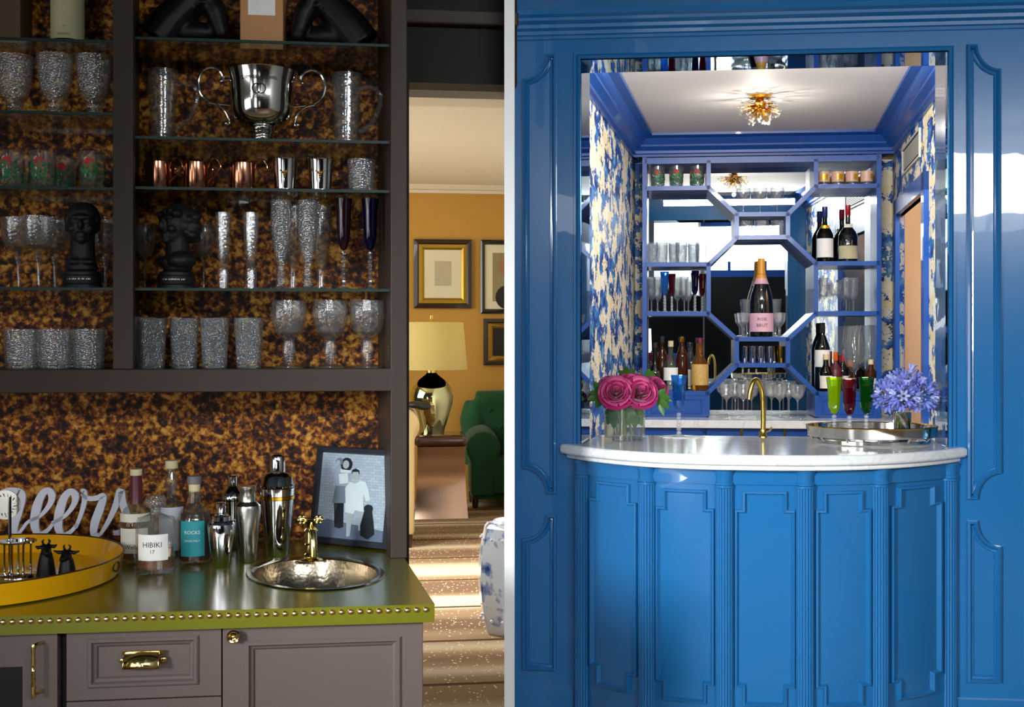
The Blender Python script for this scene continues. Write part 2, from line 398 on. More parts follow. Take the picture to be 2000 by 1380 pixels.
pbr('oak_floor', '#6b4a30', 0.4, mottle=.2, mscale=5)
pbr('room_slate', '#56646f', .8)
# ================================================================ PLACE ONE: the dark bar and the sitting room beyond
V0, V1, V2 = 2.95, 3.57, 3.95                # counter front, shelf cabinet front, papered wall
ZT = ZC - (1177 - PY) / F * V0               # counter top
kL = FL.U(500, 1.0)                          # drift of depth edges
def shift(mb, base):
    mb.v = [(x - base[0], y - base[1], z - base[2]) for x, y, z in mb.v]; return mb
def struct(name, mb, mat, fr, parent=None, smooth=0):
    o = mb.obj(name, mat, parent, smooth)
    if parent is None: put(o, fr, 0, 0, 0); tag(o, kind='structure')
    return o
# ---- setting
ul = FL.U(-430, V2); ur = FL.U(781, V2)
struct('wall_back', MB().box(ul, ur, V2, V2 + .12, .86, 3.0), M['tortoise'], FL)
struct('floor', MB().box(-5.5, 3.2, 1.2, 12.4, -.05, 0), M['carpet'], FL)
VF = 11.65
struct('wall_far', MB().box(-5.5, 1.6, VF, VF + .15, 0, 3.0), M['ochre_wall'], FL)
zc_far = 2.96
struct('ceiling', MB().box(-5.5, 1.6, 6.8, VF + .15, zc_far, zc_far + .1), M['cream_ceiling'], FL)
struct('trim_1', MB().box(-5.5, 1.6, 6.75, 7.0, 2.85, zc_far + .05), M['cream_ceiling'], FL)
cz = FL.Z(890, 378, VF); cz2 = FL.Z(890, 362, VF)
struct('trim_2', MB().prism([(0, cz), (-.03, cz), (-.05, cz + .025), (-.10, zc_far - .04), (-.14, zc_far - .01), (-.14, zc_far), (0, zc_far)],
       lambda a, b: (-5.5, VF + a, b), lambda a, b: (1.6, VF + a, b)), M['cream_ceiling'], FL)
# doorway surround between bar and sitting room: header and side casing
vh = V2 + .10
hz = FL.Z(890, 163, vh); hz1 = FL.Z(890, 54, vh)
hb = (FL.U(785, vh), vh, hz)
hr = MB().box(FL.U(785, vh), FL.U(1010, vh), vh, vh + .12, hz, 3.0); ho = struct('trim_3', hr, M['dark_wood'], FL)
o = MB().box(FL.U(790, vh), FL.U(1010, vh), vh - .05, vh, hz1, FL.Z(890, 26, vh)).obj('header_board', M['panel_paint'], ho, 0); bevel(o, .006)
struct('trim_4', MB().box(FL.U(770, vh), FL.U(799, vh), vh + .001, vh + .12, 0, hz), M['dark_wood'], FL)

# ---- shelf cabinet
zr0 = FL.Z(500, 765, V1); zr1 = FL.Z(500, 720, V1); ztop = 2.75
cb = (FL.U(500, V1), V1, zr0)
cab = thing('shelf_cabinet', 'dark painted open shelf cabinet with glass shelves against tortoiseshell wallpaper', 'cabinet', FL, cb)
def cpart(name, mb, mat=None, bv=.003):
    o = shift(mb, cb).obj(name, mat or M['panel_paint'], cab, 0)
    if bv: bevel(o, bv)
    return o
uL = FL.U(-420, V1)
cpart('bottom_rail', MB().box(uL, FL.U(766, V1), V1, V1 + .03, zr0, zr1))
cpart('bottom_board', MB().box(uL, FL.U(764, V1), V1 + .03, V2 - .002, zr1 - .03, zr1 - .008, kL))
cpart('stile', MB().box(FL.U(220, V1), FL.U(260, V1), V1, V1 + .03, zr1, ztop))
cpart('divider', MB().box(FL.U(232, V1 + .03), FL.U(250, V1 + .03), V1 + .03, V2 - .002, zr1 - .008, ztop, kL))
e = MB().box(FL.U(762, V1), FL.U(795, V1), V1, V2 - .002, ZT, ztop, 0)
e = MB().hexa([(FL.U(763, V1), V1, ZT), (FL.U(795, V1), V1, ZT), (FL.U(789, V2), V2 + .11, ZT), (FL.U(763, V1) + kL * (V2 - V1), V2 - .002, ZT),
               (FL.U(763, V1), V1, ztop), (FL.U(795, V1), V1, ztop), (FL.U(789, V2), V2 + .11, ztop), (FL.U(763, V1) + kL * (V2 - V1), V2 - .002, ztop)])
cpart('end_panel', e)

# ---- glass shelves
def shelf(px0, px1, py, th=.008, lab='', grp=None, mid=None, edge=True):
    z = FL.Z(mid or (px0 + px1) / 2, py, V1)
    u0, u1 = FL.U(px0, V1 + .03), FL.U(px1, V1 + .03); b = ((u0 + u1) / 2, V1 + .03, z - th)
    t = thing('glass_shelf', lab, 'shelf', FL, b, group=grp)
    shift(MB().box(u0, u1, V1 + .034, V2 - .004, z - th, z, kL), b).obj('pane', M['shelf_glass'], t, 0)
    if edge: shift(MB().box(u0, u1, V1 + .028, V1 + .034, z - th, z), b).obj('polished_edge', M['glass_edge'], t, 0)
    return z
ORD = ('first', 'second', 'third', 'fourth', 'fifth', 'sixth', 'seventh', 'eighth')
def nth(i, txt, ref): return '%s, %s from %s' % (txt, ORD[i], ref)
GSH = 'glass shelves of the dark cabinet'
zA1 = shelf(-400, 231, 71, lab='glass shelf carrying the cream-labelled wine bottle', grp=GSH, mid=120)
zA2 = shelf(-400, 231, 214, lab='glass shelf carrying the etched footed goblets', grp=GSH, mid=120)
zA3 = shelf(-400, 231, 362, lab='glass shelf carrying the holly-printed tumblers beside the middle stile', grp=GSH, mid=120)
zA4 = shelf(-400, 231, 560, lab='glass shelf carrying the coupes and front-facing black bust', grp=GSH, mid=120)
zA5 = zr1 - .008 + .006
zB1 = shelf(251, 765, 74, lab='glass shelf carrying the tan box between black figures', grp=GSH)
zB2 = shelf(251, 765, 267, lab='glass shelf carrying the silver trophy cup', grp=GSH)
zB3 = shelf(251, 765, 365, lab='glass shelf carrying copper mugs and silver cups', grp=GSH)
zB4 = shelf(251, 765, 562, lab='glass shelf carrying the flutes and turned black bust', grp=GSH)
zB5 = zA5
for (a, b, nm) in ((-400, 231, 'left bay'), (251, 765, 'right bay')):
    z = zr1 - .008
    u0, u1 = FL.U(a, V1 + .03), FL.U(b, V1 + .03); bb = ((u0 + u1) / 2, V1 + .03, z)
    o = shift(MB().box(u0, u1, V1 + .03, V2 - .004, z, z + .006, kL), bb).obj('shelf_liner', M['glass_edge'], None, 0)
    tag(o, 'dark glass base panel under the ' + ('short cut tumblers' if a < 0 else 'hammered highballs and goblets'), 'shelf', 'base panels of the cabinet'); put(o, FL, *bb)

# ---- glassware
TUMBLER = [(0, 0), (.84, 0), (.88, .02), (1, 1), (.94, 1), (.82, .16), (0, .14)]
HIGHBALL = [(0, 0), (.80, 0), (.83, .02), (.86, .2), (1, 1), (.94, 1), (.8, .10), (0, .09)]
IRISH = [(0, 0), (.62, 0), (.64, .03), (.4, .08), (.36, .14), (.5, .2), (.42, .25), (.75, .38), (.9, .6), (1, 1), (.95, 1), (.84, .6), (.6, .38), (0, .3)]
COUPE = [(0, 0), (.55, 0), (.5, .015), (.12, .04), (.09, .1), (.08, .3), (.2, .42), (.24, .46), (.14, .5), (.32, .53), (.75, .6), (.95, .75), (1, 1), (.96, 1), (.9, .76), (.6, .61), (0, .56)]
GOBLET = [(0, 0), (.8, 0), (.78, .02), (.3, .06), (.26, .1), (.36, .25), (.3, .4), (.35, .43), (.75, .52), (.97, .72), (1, .86), (.92, 1), (.87, 1), (.94, .84), (.66, .54), (0, .47)]
HOURGL = [(0, 0), (.72, 0), (.68, .04), (.75, .2), (.6, .3), (.5, .33), (.75, .42), (.95, .7), (1, 1), (.93, 1), (.85, .7), (.5, .42), (0, .38)]
PILSNER = [(0, 0), (.9, 0), (.85, .015), (.45, .04), (.42, .15), (.35, .25), (.45, .3), (.8, .5), (1, .75), (.92, 1), (.87, 1), (.95, .75), (.72, .5), (.35, .33), (0, .31)]
WINE = [(0, 0), (.62, 0), (.58, .02), (.1, .05), (.07, .12), (.07, .42), (.2, .47), (.7, .56), (.97, .74), (1, .85), (.9, 1), (.87, 1), (.95, .85), (.66, .58), (0, .5)]
MCACHE = {}
def glass(name, label, cat, fr, px, v, z, h, w, prof, mat, seg=28, group=None, smooth=30, rz=0.0):
    mm = fr.m(px, v); key = (name, round(h * mm, 4), round(w * mm, 4), mat, seg, prof[3])
    if key not in MCACHE:
        me = MB().lathe([(a * w * mm, b * h * mm) for a, b in prof], seg).mesh(name, smooth); me.materials.append(M[mat]); MCACHE[key] = me
    o = mobj(name, MCACHE[key]); tag(o, label, cat, group); put(o, fr, fr.U(px, v), v, z + .0005, rz); return o
vm = V1 + .14
G = 'etched footed goblets on the dark glass shelf'
for i, (px, v) in enumerate(((183, vm), (108, vm), (28, vm + .03))):
    glass('footed_goblet', nth(i, 'etched clear footed goblet under the wine bottle', 'the middle stile'), 'goblet', FL, px, v, zA2, 122, 35, IRISH, 'cut_glass', 24, G)
# holly tumblers
def holly(fr, px, v, z, h, w, label, group, seed, name='holly_tumbler'):
    mm = fr.m(px, v); t = thing(name, label, 'tumbler', fr, (fr.U(px, v), v, z + .0005), 0, group); rnd = random.Random(seed)
    MB().lathe([(a * w * mm, b * h * mm) for a, b in TUMBLER], 28).obj('glass_body', M['clear_glass'], t)
    g = MB(); rr = w * mm * 1.0
    def leaf(mb, a, zz, ang, ln, wd):
        k = w * mm * (.86 + .14 * zz / (h * mm)) + .0012; q = []
        for (x, y) in ((-ln, 0), (-ln * .2, wd), (ln, 0), (-ln * .2, -wd)):
            xx = x * math.cos(ang) - y * math.sin(ang); yy = x * math.sin(ang) + y * math.cos(ang)
            aa = a + xx / k; q.append((k * math.cos(aa), k * math.sin(aa), zz + yy))
        mb.add(q, [(0, 1, 2, 3)])
    for face in range(3):
        a0 = -math.pi / 2 + face * 2 * math.pi / 3; r = MB()
        for i in range(34):
            s = rnd.uniform(-1, 1); ht = rnd.uniform(.18, .72)
            if abs(s) < .25 and ht < .3: continue
            leaf(g, a0 + s * .72, ht * h * mm, rnd.uniform(0, 3.1), h * mm * .085, h * mm * .035)
        for s in (-.25, -.1, .1, .25):
            leaf(r, a0 + s, (.80 - abs(s) * .3) * h * mm, (.5 if s < 0 else -.5), h * mm * .10, h * mm * .06)
        leaf(r, a0 - .1, .66 * h * mm, 1.2, h * mm * .1, h * mm * .035); leaf(r, a0 + .1, .66 * h * mm, 1.9, h * mm * .1, h * mm * .035)
        r.obj('red_bow', M['holly_red'], t, 0)
    g.obj('holly_leaves', M['holly_green'], t, 0)['kind'] = 'stuff'; return t
HG = 'holly tumblers in the dark cabinet'
for i, (px, v) in enumerate(((180, vm), (83, vm), (20, vm))):
    holly(FL, px, v, zA3, 76, 26, nth(i, 'holly tumbler of the front row on dark shelf', 'the middle stile'), HG, i)
for i, (px, v) in enumerate(((126, vm + .13), (48, vm + .13))):
    holly(FL, px, v, zA3, 74, 25, nth(i, 'holly tumbler behind the front row', 'the middle stile'), 'rear holly tumblers in the dark cabinet', 9 + i)
# coupes
G = 'crystal coupes beside the front-facing bust'
for px, v, lb in ((36, vm + .11, 'crystal coupe behind the foremost coupe, away from the bust'), (75, vm - .01, 'foremost crystal coupe with knopped stem beside the front-facing bust'), (107, vm + .13, 'crystal coupe between the foremost coupe and front-facing bust'), (206, vm + .12, 'crystal coupe half hidden between front-facing bust and middle stile')):
    glass('coupe_glass', lb, 'coupe', FL, px, v, zA4, 140, 33, COUPE, 'ribbed_glass', 24, G)
G = 'short cut tumblers in the dark cabinet'
for i, (px, v) in enumerate(((174, vm), (107, vm), (40, vm))):
    glass('cut_tumbler', nth(i, 'short clear tumbler with cut base', 'the middle stile'), 'tumbler', FL, px, v, zA5, 78, 32, TUMBLER, 'cut_glass', 14, G, 20)
for i, px in enumerate((140, 70)):
    glass('cut_tumbler', nth(i, 'short tumbler behind the front cut tumblers', 'the middle stile'), 'tumbler', FL, px, vm + .12, zA5, 74, 31, TUMBLER, 'cut_glass', 14, 'rear short cut tumblers', 20)
G = 'hammered highball glasses'
for i, (px, v) in enumerate(((297, vm), (360, vm), (419, vm), (486, vm))):
    glass('highball_glass', nth(i, 'tall hammered clear highball glass', 'the middle stile'), 'glass', FL, px, v, zB5, 98, 28.5, HIGHBALL, 'hammered_glass', 28, G)
glass('highball_glass', 'tall hammered highball tucked behind the others against the middle stile', 'glass', FL, 277, vm + .13, zB5, 98, 28, HIGHBALL, 'hammered_glass')
G = 'thick-stemmed goblets on the bottom shelf'
for i, px in enumerate((564, 645, 717)):
    glass('water_goblet', nth(i, 'clear goblet with thick faceted stem', 'the highballs'), 'goblet', FL, px, vm, zB5, 132, 35, GOBLET, 'ribbed_glass', 14, G, 20)
for i, px in enumerate((436, 490)):
    glass('hourglass_flute', nth(i, 'small clear flute with pinched hourglass base', 'the turned bust'), 'flute', FL, px, vm, zB4, 150, 15, HOURGL, 'ribbed_glass', 12, 'hourglass flutes', 20)
for i, px in enumerate((601, 549)):
    glass('pilsner_flute', nth(i, 'tall engraved flute with swelling bowl', 'the plum flute'), 'flute', FL, px, vm, zB4, 174, 21, PILSNER, 'cut_glass', 24, 'engraved tall flutes')
for i, px in enumerate((627, 572)):
    glass('pilsner_flute', nth(i, 'tall engraved flute behind the front pair', 'the plum flute'), 'flute', FL, px, vm + .13, zB4, 168, 21, PILSNER, 'dim_glass', 24, 'rear engraved tall flutes')
glass('rear_wine_glass', 'dim wine glass standing behind and beside the turned black bust', 'glass', FL, 283, vm + .13, zB4, 130, 22, WINE, 'dim_glass', 24)
glass('rear_wine_glass', 'dim wine glass standing between the turned bust and hourglass flutes', 'glass', FL, 398, vm + .14, zB4, 130, 24, WINE, 'dim_glass', 24)
def bead_flute(name, label, fr, px, v, z, h, w, mat, stem_frac=.4, facets=0, nbead=4, group=None, bead='crystal', foot=.8, cat='flute', flat=True):
    mm = fr.m(px, v); H = h * mm; Wd = w * mm; t = thing(name, label, cat, fr, (fr.U(px, v), v, z + .0005), 0, group)
    zs = stem_frac * H
    bw = [(0, zs), (.35 * Wd, zs + .02 * H), (.66 * Wd, zs + .10 * H), (.76 * Wd, zs + .2 * H), (.86 * Wd, .86 * H), (Wd, H), (.94 * Wd, H), (.78 * Wd, .84 * H), (.66 * Wd, zs + .2 * H), (0, zs + .06 * H)]
    MB().lathe(bw, facets * 2 or 24, (0, 0, 0), 0, (lambda r, a, z: r * (1.03 if round(a / (math.pi / facets)) % 2 else .93)) if facets else None).obj('bowl', M[mat], t, 0 if facets else 35)
    s = MB(); r = .30 * Wd; st = (zs - .03 * H) / nbead
    for i in range(nbead): s.ball((0, 0, .025 * H + st * (i + .5)), (min(r, st * .9), min(r, st * .9), st * .54), 12, 8)
    s.obj('beaded_stem', M[bead], t)
    MB().lathe([(0, 0), (foot * Wd, 0), (foot * Wd, .006 * H), (.2 * Wd, .03 * H), (0, .035 * H)], 24).obj('foot', M[bead], t)
    return t
bead_flute('bead_stem_flute', 'plum coloured flute on a frosted beaded stem beside the midnight blue flute', FL, 671, vm, zB4, 178, 17, 'purple_glass', .43, 0, 9, None, 'cut_glass', 1.3)
bead_flute('bead_stem_flute', 'midnight blue flute on a frosted beaded stem by the end panel', FL, 723, vm, zB4, 178, 17, 'midnight_glass', .43, 0, 9, None, 'cut_glass', 1.3)

# ---- black busts
def bust(label, px, v, z, wavy, rz):
    t = thing('portrait_bust', label, 'bust', FL, (FL.U(px, v), v, z + .0005), rz)
    MB().lathe([(0, 0), (.056, 0), (.056, .010), (.052, .013), (.054, .018), (.054, .036), (.050, .040), (.050, .048), (.044, .052), (0, .052)], 40).obj('plinth', M['black_basalt'], t)
    b = MB(); b.ball((0, .004, .062), (.046, .040, .018))
    b.tube([(0, .006, .055), (0, .005, .10), (0, .002, .160)], [.043, .036, .034], 16)
    b.ball((0, 0, .190), (.043, .048, .056)); b.ball((0, -.012, .162), (.032, .035, .032)); b.ball((0, -.050, .186), (.008, .013, .016))
    b.ball((0, -.040, .208), (.034, .013, .008)); b.ball((0, -.040, .143), (.014, .011, .011)); b.ball((0, -.045, .160), (.015, .008, .005)); b.ball((0, -.046, .152), (.013, .007, .005))
    for s in (-1, 1):
        b.ball((s * .021, -.034, .176), (.014, .012, .013)); b.ball((s * .018, -.041, .195), (.009, .006, .005)); b.ball((s * .044, .004, .185), (.007, .012, .017))
    h = MB()
    if wavy:
        h.ball((0, .012, .214), (.050, .050, .042)); h.ball((.030, .026, .180), (.030, .034, .045))
        for i in range(9): h.ball((.046 + .006 * math.sin(i * 2.1), .02 + .012 * math.cos(i * 1.7), .150 + i * .009), (.014, .018, .013), 10, 8)
        for i in range(7): h.ball((-.03 + i * .012, -.03 + .004 * (i % 2), .232 - abs(i - 3) * .004), (.013, .016, .011), 10, 8)
        b.ball((-.02, .0, .080), (.042, .044, .022)); b.ball((.025, .0, .084), (.038, .044, .026))
    else:
        h.ball((0, .010, .218), (.048, .050, .040)); h.ball((0, .024, .195), (.049, .038, .045))
        for s in (-1, 1): h.ball((s * .040, .006, .205), (.012, .022, .022))
        b.ball((-.016, -.024, .078), (.024, .018, .010)); b.ball((.016, -.024, .078), (.024, .018, .010))
    bd = blob(b, 'head_and_shoulders', M['black_basalt'], t, .0032, 2)
    blob(h, 'hair', M['black_basalt'], bd, .0035, 1)
    q = MB(); rnd = random.Random(4 + wavy)
    a = -.62
    while a < .62:
        w = rnd.uniform(.02, .05); aa = -math.pi / 2 + a - rz
        hh = rnd.choice((.0035, .0045)); k = .0546
        q.add([(k * math.cos(aa), k * math.sin(aa), .025), (k * math.cos(aa + w), k * math.sin(aa + w), .025), (k * math.cos(aa + w), k * math.sin(aa + w), .025 + hh), (k * math.cos(aa), k * math.sin(aa), .025 + hh)], [(0, 1, 2, 3)])
        a += w + rnd.choice((.03, .03, .09))
    o = q.obj('incised_lettering', M['white_label'], t, 0); o['label'] = 'row of tiny white incised letters'
    return t
b1 = bust('matte black bust of a man facing forward among the coupes', 161, vm, zA4, 0, 0.12)
b2 = bust('matte black bust with wavy hair turned aside, next to hourglass flutes', 345, vm, zB4, 1, -.75)
for b, px in ((b1, 161), (b2, 345)):
    k = (170 * FL.m(px, vm)) / .258; b.scale = (k, k, k)

# ---- mugs, trophy, cups
def glass_mug(px, label):
    mm = FL.m(px, vm); t = thing('glass_beer_mug', label, 'mug', FL, (FL.U(px, vm), vm, zB2 + .0005), 0, 'tall glass beer mugs flanking the trophy')
    MB().lathe([(a * mm, b * mm) for a, b in ((0, 0), (27, 0), (28, 4), (24, 8), (24, 40), (28, 110), (29, 140), (26, 140), (25, 110), (20, 14), (0, 12))], 20).obj('glass_body', M['dim_glass'], t, 20)
    MB().tube([(x * mm, 0, z * mm) for x, z in ((25, 112), (40, 116), (58, 112), (66, 100), (65, 82), (55, 55), (42, 38), (32, 30), (24, 29))], 5 * mm, 8).obj('handle', M['dim_glass'], t)
glass_mug(318, 'tall glass beer mug between middle stile and silver trophy'); glass_mug(677, 'tall glass beer mug between silver trophy and end panel')
mm = FL.m(512, vm); tr = thing('trophy_cup', 'polished silver two-handled trophy cup with engraved monogram', 'trophy', FL, (FL.U(512, vm), vm, zB2 + .0005))
TP = [(0, 0), (33, 0), (34, 3), (31, 7), (24, 11), (22, 18), (27, 23), (22, 26), (38, 32), (52, 45), (58, 62), (60, 90), (62, 118), (66, 134), (68, 141), (65, 143), (60, 134), (57, 90), (54, 62), (46, 46), (0, 34)]
MB().lathe([(a * mm, b * mm) for a, b in TP], 56).obj('bowl', M['silver'], tr, 45)
def bez(p, n=10):
    p = [Vector((a[0], 0, a[1])) for a in p]; out = []
    for i in range(len(p) - 1):
        a = p[max(i - 1, 0)]; b = p[i]; c = p[i + 1]; d = p[min(i + 2, len(p) - 1)]
        for k in range(n):
            t = k / n
            out.append(.5 * ((2 * b) + (-a + c) * t + (2 * a - 5 * b + 4 * c - d) * t * t + (-a + 3 * b - 3 * c + d) * t ** 3))
    out.append(p[-1]); return out
HC = [(-72, 122), (-76, 126), (-81, 119), (-72, 108), (-90, 138), (-108, 143), (-120, 128), (-118, 105), (-104, 86), (-88, 78)]
HC1 = [(80, 120), (76, 122), (74, 130), (82, 142), (98, 147), (114, 138), (121, 118), (116, 96), (102, 82), (88, 78)]
HC2 = [(101, 79), (84, 74), (70, 62), (63, 46), (64, 38), (70, 38)]
for s in (-1, 1):
    hb_ = MB()
    for pts, rr in ((HC1, (2.2, 3.4)), (HC2, (3.2, 2.2))):
        q = bez([(s * x * mm, z * mm) for x, z in pts], 8); n = len(q)
        hb_.tube(q, [mm * (rr[0] + (rr[1] - rr[0]) * math.sin(math.pi * i / (n - 1))) for i in range(n)], 8)
    hb_.ball((s * 78 * mm, 0, 121 * mm), 4.2 * mm, 10, 8); hb_.ball((s * 69 * mm, 0, 39 * mm), 4 * mm, 10, 8)
    hb_.tube([(s * 60 * mm, 0, 74 * mm), (s * 84 * mm, 0, 77 * mm)], 2.5 * mm, 8); hb_.tube([(s * 60 * mm, 0, 124 * mm), (s * 78 * mm, 0, 122 * mm)], 2 * mm, 8)
    hb_.obj('scroll_handle', M['silver'], tr)
def cyl(rad, z0):
    return lambda x, y: Vector((rad(z0 + y) * math.sin(x / rad(z0)), -rad(z0 + y) * math.cos(x / rad(z0)), z0 + y))
trr = lambda z: (61.5 * mm + max(0, (z - 90 * mm)) * .09) * 1.012
text_part('CAMPBELL BOWL', 12 * mm, 'engraving', M['ink'], tr, cyl(trr, 118 * mm), 74 * mm)
mg = MB()
for cx, a0, a1 in ((-4, .9, 5.4), (4, -2.25, 2.25)):
    q = [cyl(trr, 97 * mm)((cx + 9 * math.cos(a0 + (a1 - a0) * i / 16)) * mm, 9 * mm * math.sin(a0 + (a1 - a0) * i / 16)) for i in range(17)]; mg.tube(q, .9 * mm, 5)
mg.tube([cyl(trr, 97 * mm)(-3 * mm, y * mm) for y in (10, 0, -6)] + [cyl(trr, 97 * mm)(3 * mm, y * mm) for y in (-6, 0, 10)], .8 * mm, 5)
mg.obj('monogram', M['ink'], tr)
text_part('Won by', 7 * mm, 'engraving', M['ink'], tr, cyl(trr, 80 * mm), 22 * mm)

def copper_mug(px, v, ang, label, grp):
    mm = FL.m(px, v); t = thing('copper_mug', label, 'mug', FL, (FL.U(px, v), v, zB3 + .0005), 0, grp)
    MB().lathe([(a * mm, b * mm) for a, b in ((0, 0), (23, 0), (24, 1.5), (23, 56), (24, 57), (22.5, 57), (21.5, 3), (0, 3))], 40).obj('body', M['copper'], t)
    q = bez([(22, 15), (30, 24), (44, 38), (48, 50), (42, 62), (33, 64), (27, 57), (24, 46)], 6)
    o = MB().tube([(p.x * mm, 0, p.z * mm) for p in q], 1.9 * mm, 8).obj('handle', M['copper'], t); o.rotation_euler = (0, 0, ang)
for i, px in enumerate((474, 383, 308)):
    copper_mug(px, vm, -.15, nth(i, 'polished copper mug of the front row', 'the silver beakers'), 'front copper mugs')
for i, px in enumerate((390, 318)):
    copper_mug(px, vm + .14, -.9, nth(i, 'polished copper mug behind the front row', 'the silver beakers'), 'rear copper mugs')
for i, px in enumerate((557, 626)):
    mm = FL.m(px, vm); t = thing('silver_cup', nth(i, 'polished silver beaker with raised crest', 'the copper mugs'), 'cup', FL, (FL.U(px, vm), vm, zB3 + .0005), 0, 'silver beakers')
    MB().lathe([(a * mm, b * mm) for a, b in ((0, 0), (19, 0), (20, 2), (20.5, 8), (24, 63), (25, 66), (24, 67), (22, 64), (18, 4), (0, 4))], 40).obj('body', M['chrome'], t)
    e = MB(); k = lambda z: (19.8 + (z / mm) * .066) * mm
    f = lambda x, y: cyl(lambda z: (20.2 + z / mm * .068) * mm, 34 * mm)(x * mm, y * mm)
    for (x, y, r) in ((0, 0, 3.4), (-4, 4, 2.4), (4, 4, 2.4), (0, -5, 2.4), (-7, 7, 1.8), (7, 7, 1.8), (0, 6, 2)): e.ball(f(x, y), r * mm, 8, 6)
    e.obj('raised_crest', M['gold'], t)
glass('cut_tumbler', 'cut crystal tumbler at the end of the copper mug row', 'tumbler', FL, 706, vm, zB3, 66, 28, TUMBLER, 'cut_glass', 16, None, 20)

# ---- top shelf
mm = FL.m(132, vm); t = thing('wine_bottle', 'wine bottle with cream label on the topmost glass shelf', 'bottle', FL, (FL.U(132, vm), vm, zA1 + .0005))
MB().lathe([(a * mm, b * mm) for a, b in ((0, 0), (29, 0), (31, 3), (31, 140), (24, 160), (11, 180), (11, 225), (13, 226), (13, 235), (0, 235))], 32).obj('glass_body', M['dark_bottle'], t)
MB().lathe([(31.3 * mm, 12 * mm), (31.3 * mm, 110 * mm)], 32).obj('paper_label', M['aged_label'], t)
text_part('17', 6 * mm, 'label_print', M['ink'], t, cyl(lambda z: 31.6 * mm, 34 * mm), 5 * mm)
text_part('CHATEAU', 5 * mm, 'label_print', M['ink'], t, cyl(lambda z: 31.6 * mm, 20 * mm), 24 * mm)
o = MB().box(FL.U(-30, vm), FL.U(40, vm), vm, vm + .12, zA1 + .0005, zA1 + .30).obj('gift_box', M['amber_box'], None, 0); bevel(o, .003)
bb = (FL.U(5, vm), vm, zA1 + .0005); o.data.transform(Matrix.Translation((-bb[0], -bb[1], -bb[2]))); put(o, FL, *bb); tag(o, 'brown presentation box on the top shelf beside the wine bottle', 'box')
mm = FL.m(511, vm); bb = (FL.U(511, vm), vm, zB1 + .0005); t = thing('wooden_box', 'tan upright wooden box with white label between black figures', 'box', FL, bb)
o = MB().box(-41 * mm, 41 * mm, 0, .12, 0, 150 * mm).obj('body', M['tan_box'], t, 0); bevel(o, .002)
MB().box(-26 * mm, 26 * mm, -.001, .0, 66 * mm, 120 * mm).obj('paper_label', M['white_label'], t, 0)
for s, px in ((-1, 375), (1, 640)):
    mm = FL.m(px, vm); t = thing('horse_bookend', 'glossy black sculpted bookend ' + ('at the middle stile side of the tan box' if s < 0 else 'at the end panel side of the tan box'), 'figurine', FL, (FL.U(px, vm), vm, zB1 + .0005), 0, None)
    o = MB().box(min(-s * 70, s * 80) * mm, max(-s * 70, s * 80) * mm, -.03, .05, 0, 14 * mm).obj('plinth', M['black_gloss'], t, 0); bevel(o, .003)
    b = MB(); b.tube([(s * 66 * mm, .01, 14 * mm), (s * 40 * mm, .01, 50 * mm), (s * 0 * mm, .01, 95 * mm), (-s * 30 * mm, .01, 118 * mm)], [40 * mm, 38 * mm, 32 * mm, 24 * mm], 14)
    b.tube([(-s * 20 * mm, .01, 112 * mm), (-s * 45 * mm, 0, 70 * mm), (-s * 55 * mm, -.005, 34 * mm)], [26 * mm, 22 * mm, 15 * mm], 12)
    b.ball((-s * 56 * mm, -.005, 30 * mm), (14 * mm, .02, 15 * mm)); b.ball((s * 10 * mm, .01, 30 * mm), (60 * mm, .035, 24 * mm))
    for i in range(6): b.tube([(s * (50 - i * 13) * mm, .0, (60 + i * 14) * mm), (s * (30 - i * 13) * mm, -.03, (40 + i * 10) * mm)], [9 * mm, 5 * mm], 8)
    blob(b, 'sculpted_body', M['black_gloss'], t, .005, 2)

# ---- counter with sink hole and nail heads
cu0, cu1 = FL.U(-420, V0), FL.U(849, V0); cth = 36 * FL.m(430, V0)
cv_back = V2 - .003
ub1 = FL.floor(791, 1091, ZT); slope = (ub1[0] - cu1) / (ub1[1] - V0); uend = cu1 + slope * (cv_back - V0)
uend = min(uend, FL.U(788, cv_back))
cbase = ((cu0 + cu1) / 2, V0, ZT - cth)
ctr = thing('bar_countertop', 'glossy olive green countertop edged with brass nail heads', 'countertop', FL, cbase)
el = []
for i in range(56):
    a = 2 * math.pi * i / 56; el.append(FL.floor(616 + 128 * math.cos(a), 1121 + 30 * math.sin(a), ZT))
bm = bmesh.new(); outer = [(cu0, V0), (cu1, V0), (uend, cv_back), (cu0, cv_back)]
tv = [bm.verts.new((x, y, ZT)) for x, y in outer]; te = [bm.edges.new((tv[i], tv[(i + 1) % 4])) for i in range(4)]
iv = [bm.verts.new(p) for p in el]; ie = [bm.edges.new((iv[i], iv[(i + 1) % 56])) for i in range(56)]
bmesh.ops.triangle_fill(bm, use_beauty=True, use_dissolve=False, edges=te + ie)
bv = [bm.verts.new((x, y, ZT - cth)) for x, y in outer]
for i in range(4): bm.faces.new((tv[i], bv[i], bv[(i + 1) % 4], tv[(i + 1) % 4]))
iv2 = [bm.verts.new((p[0], p[1], ZT - cth)) for p in el]
for i in range(56): bm.faces.new((iv[i], iv[(i + 1) % 56], iv2[(i + 1) % 56], iv2[i]))
bmesh.ops.recalc_face_normals(bm, faces=bm.faces)
me = bpy.data.meshes.new('slab'); bm.to_mesh(me); bm.free(); me.materials.append(M['counter_green'])
me.transform(Matrix.Translation((-cbase[0], -cbase[1], -cbase[2]))); mobj('slab', me, ctr)
mm = FL.m(430, V0); nm_ = MB()
nail = MB().lathe([(5.9 * mm, 0), (5.7 * mm, 1.6 * mm), (4.4 * mm, 4 * mm), (2.2 * mm, 5.4 * mm), (0, 5.8 * mm)], 14).mesh('nail_head', 60); nail.materials.append(M['nail_brass'])
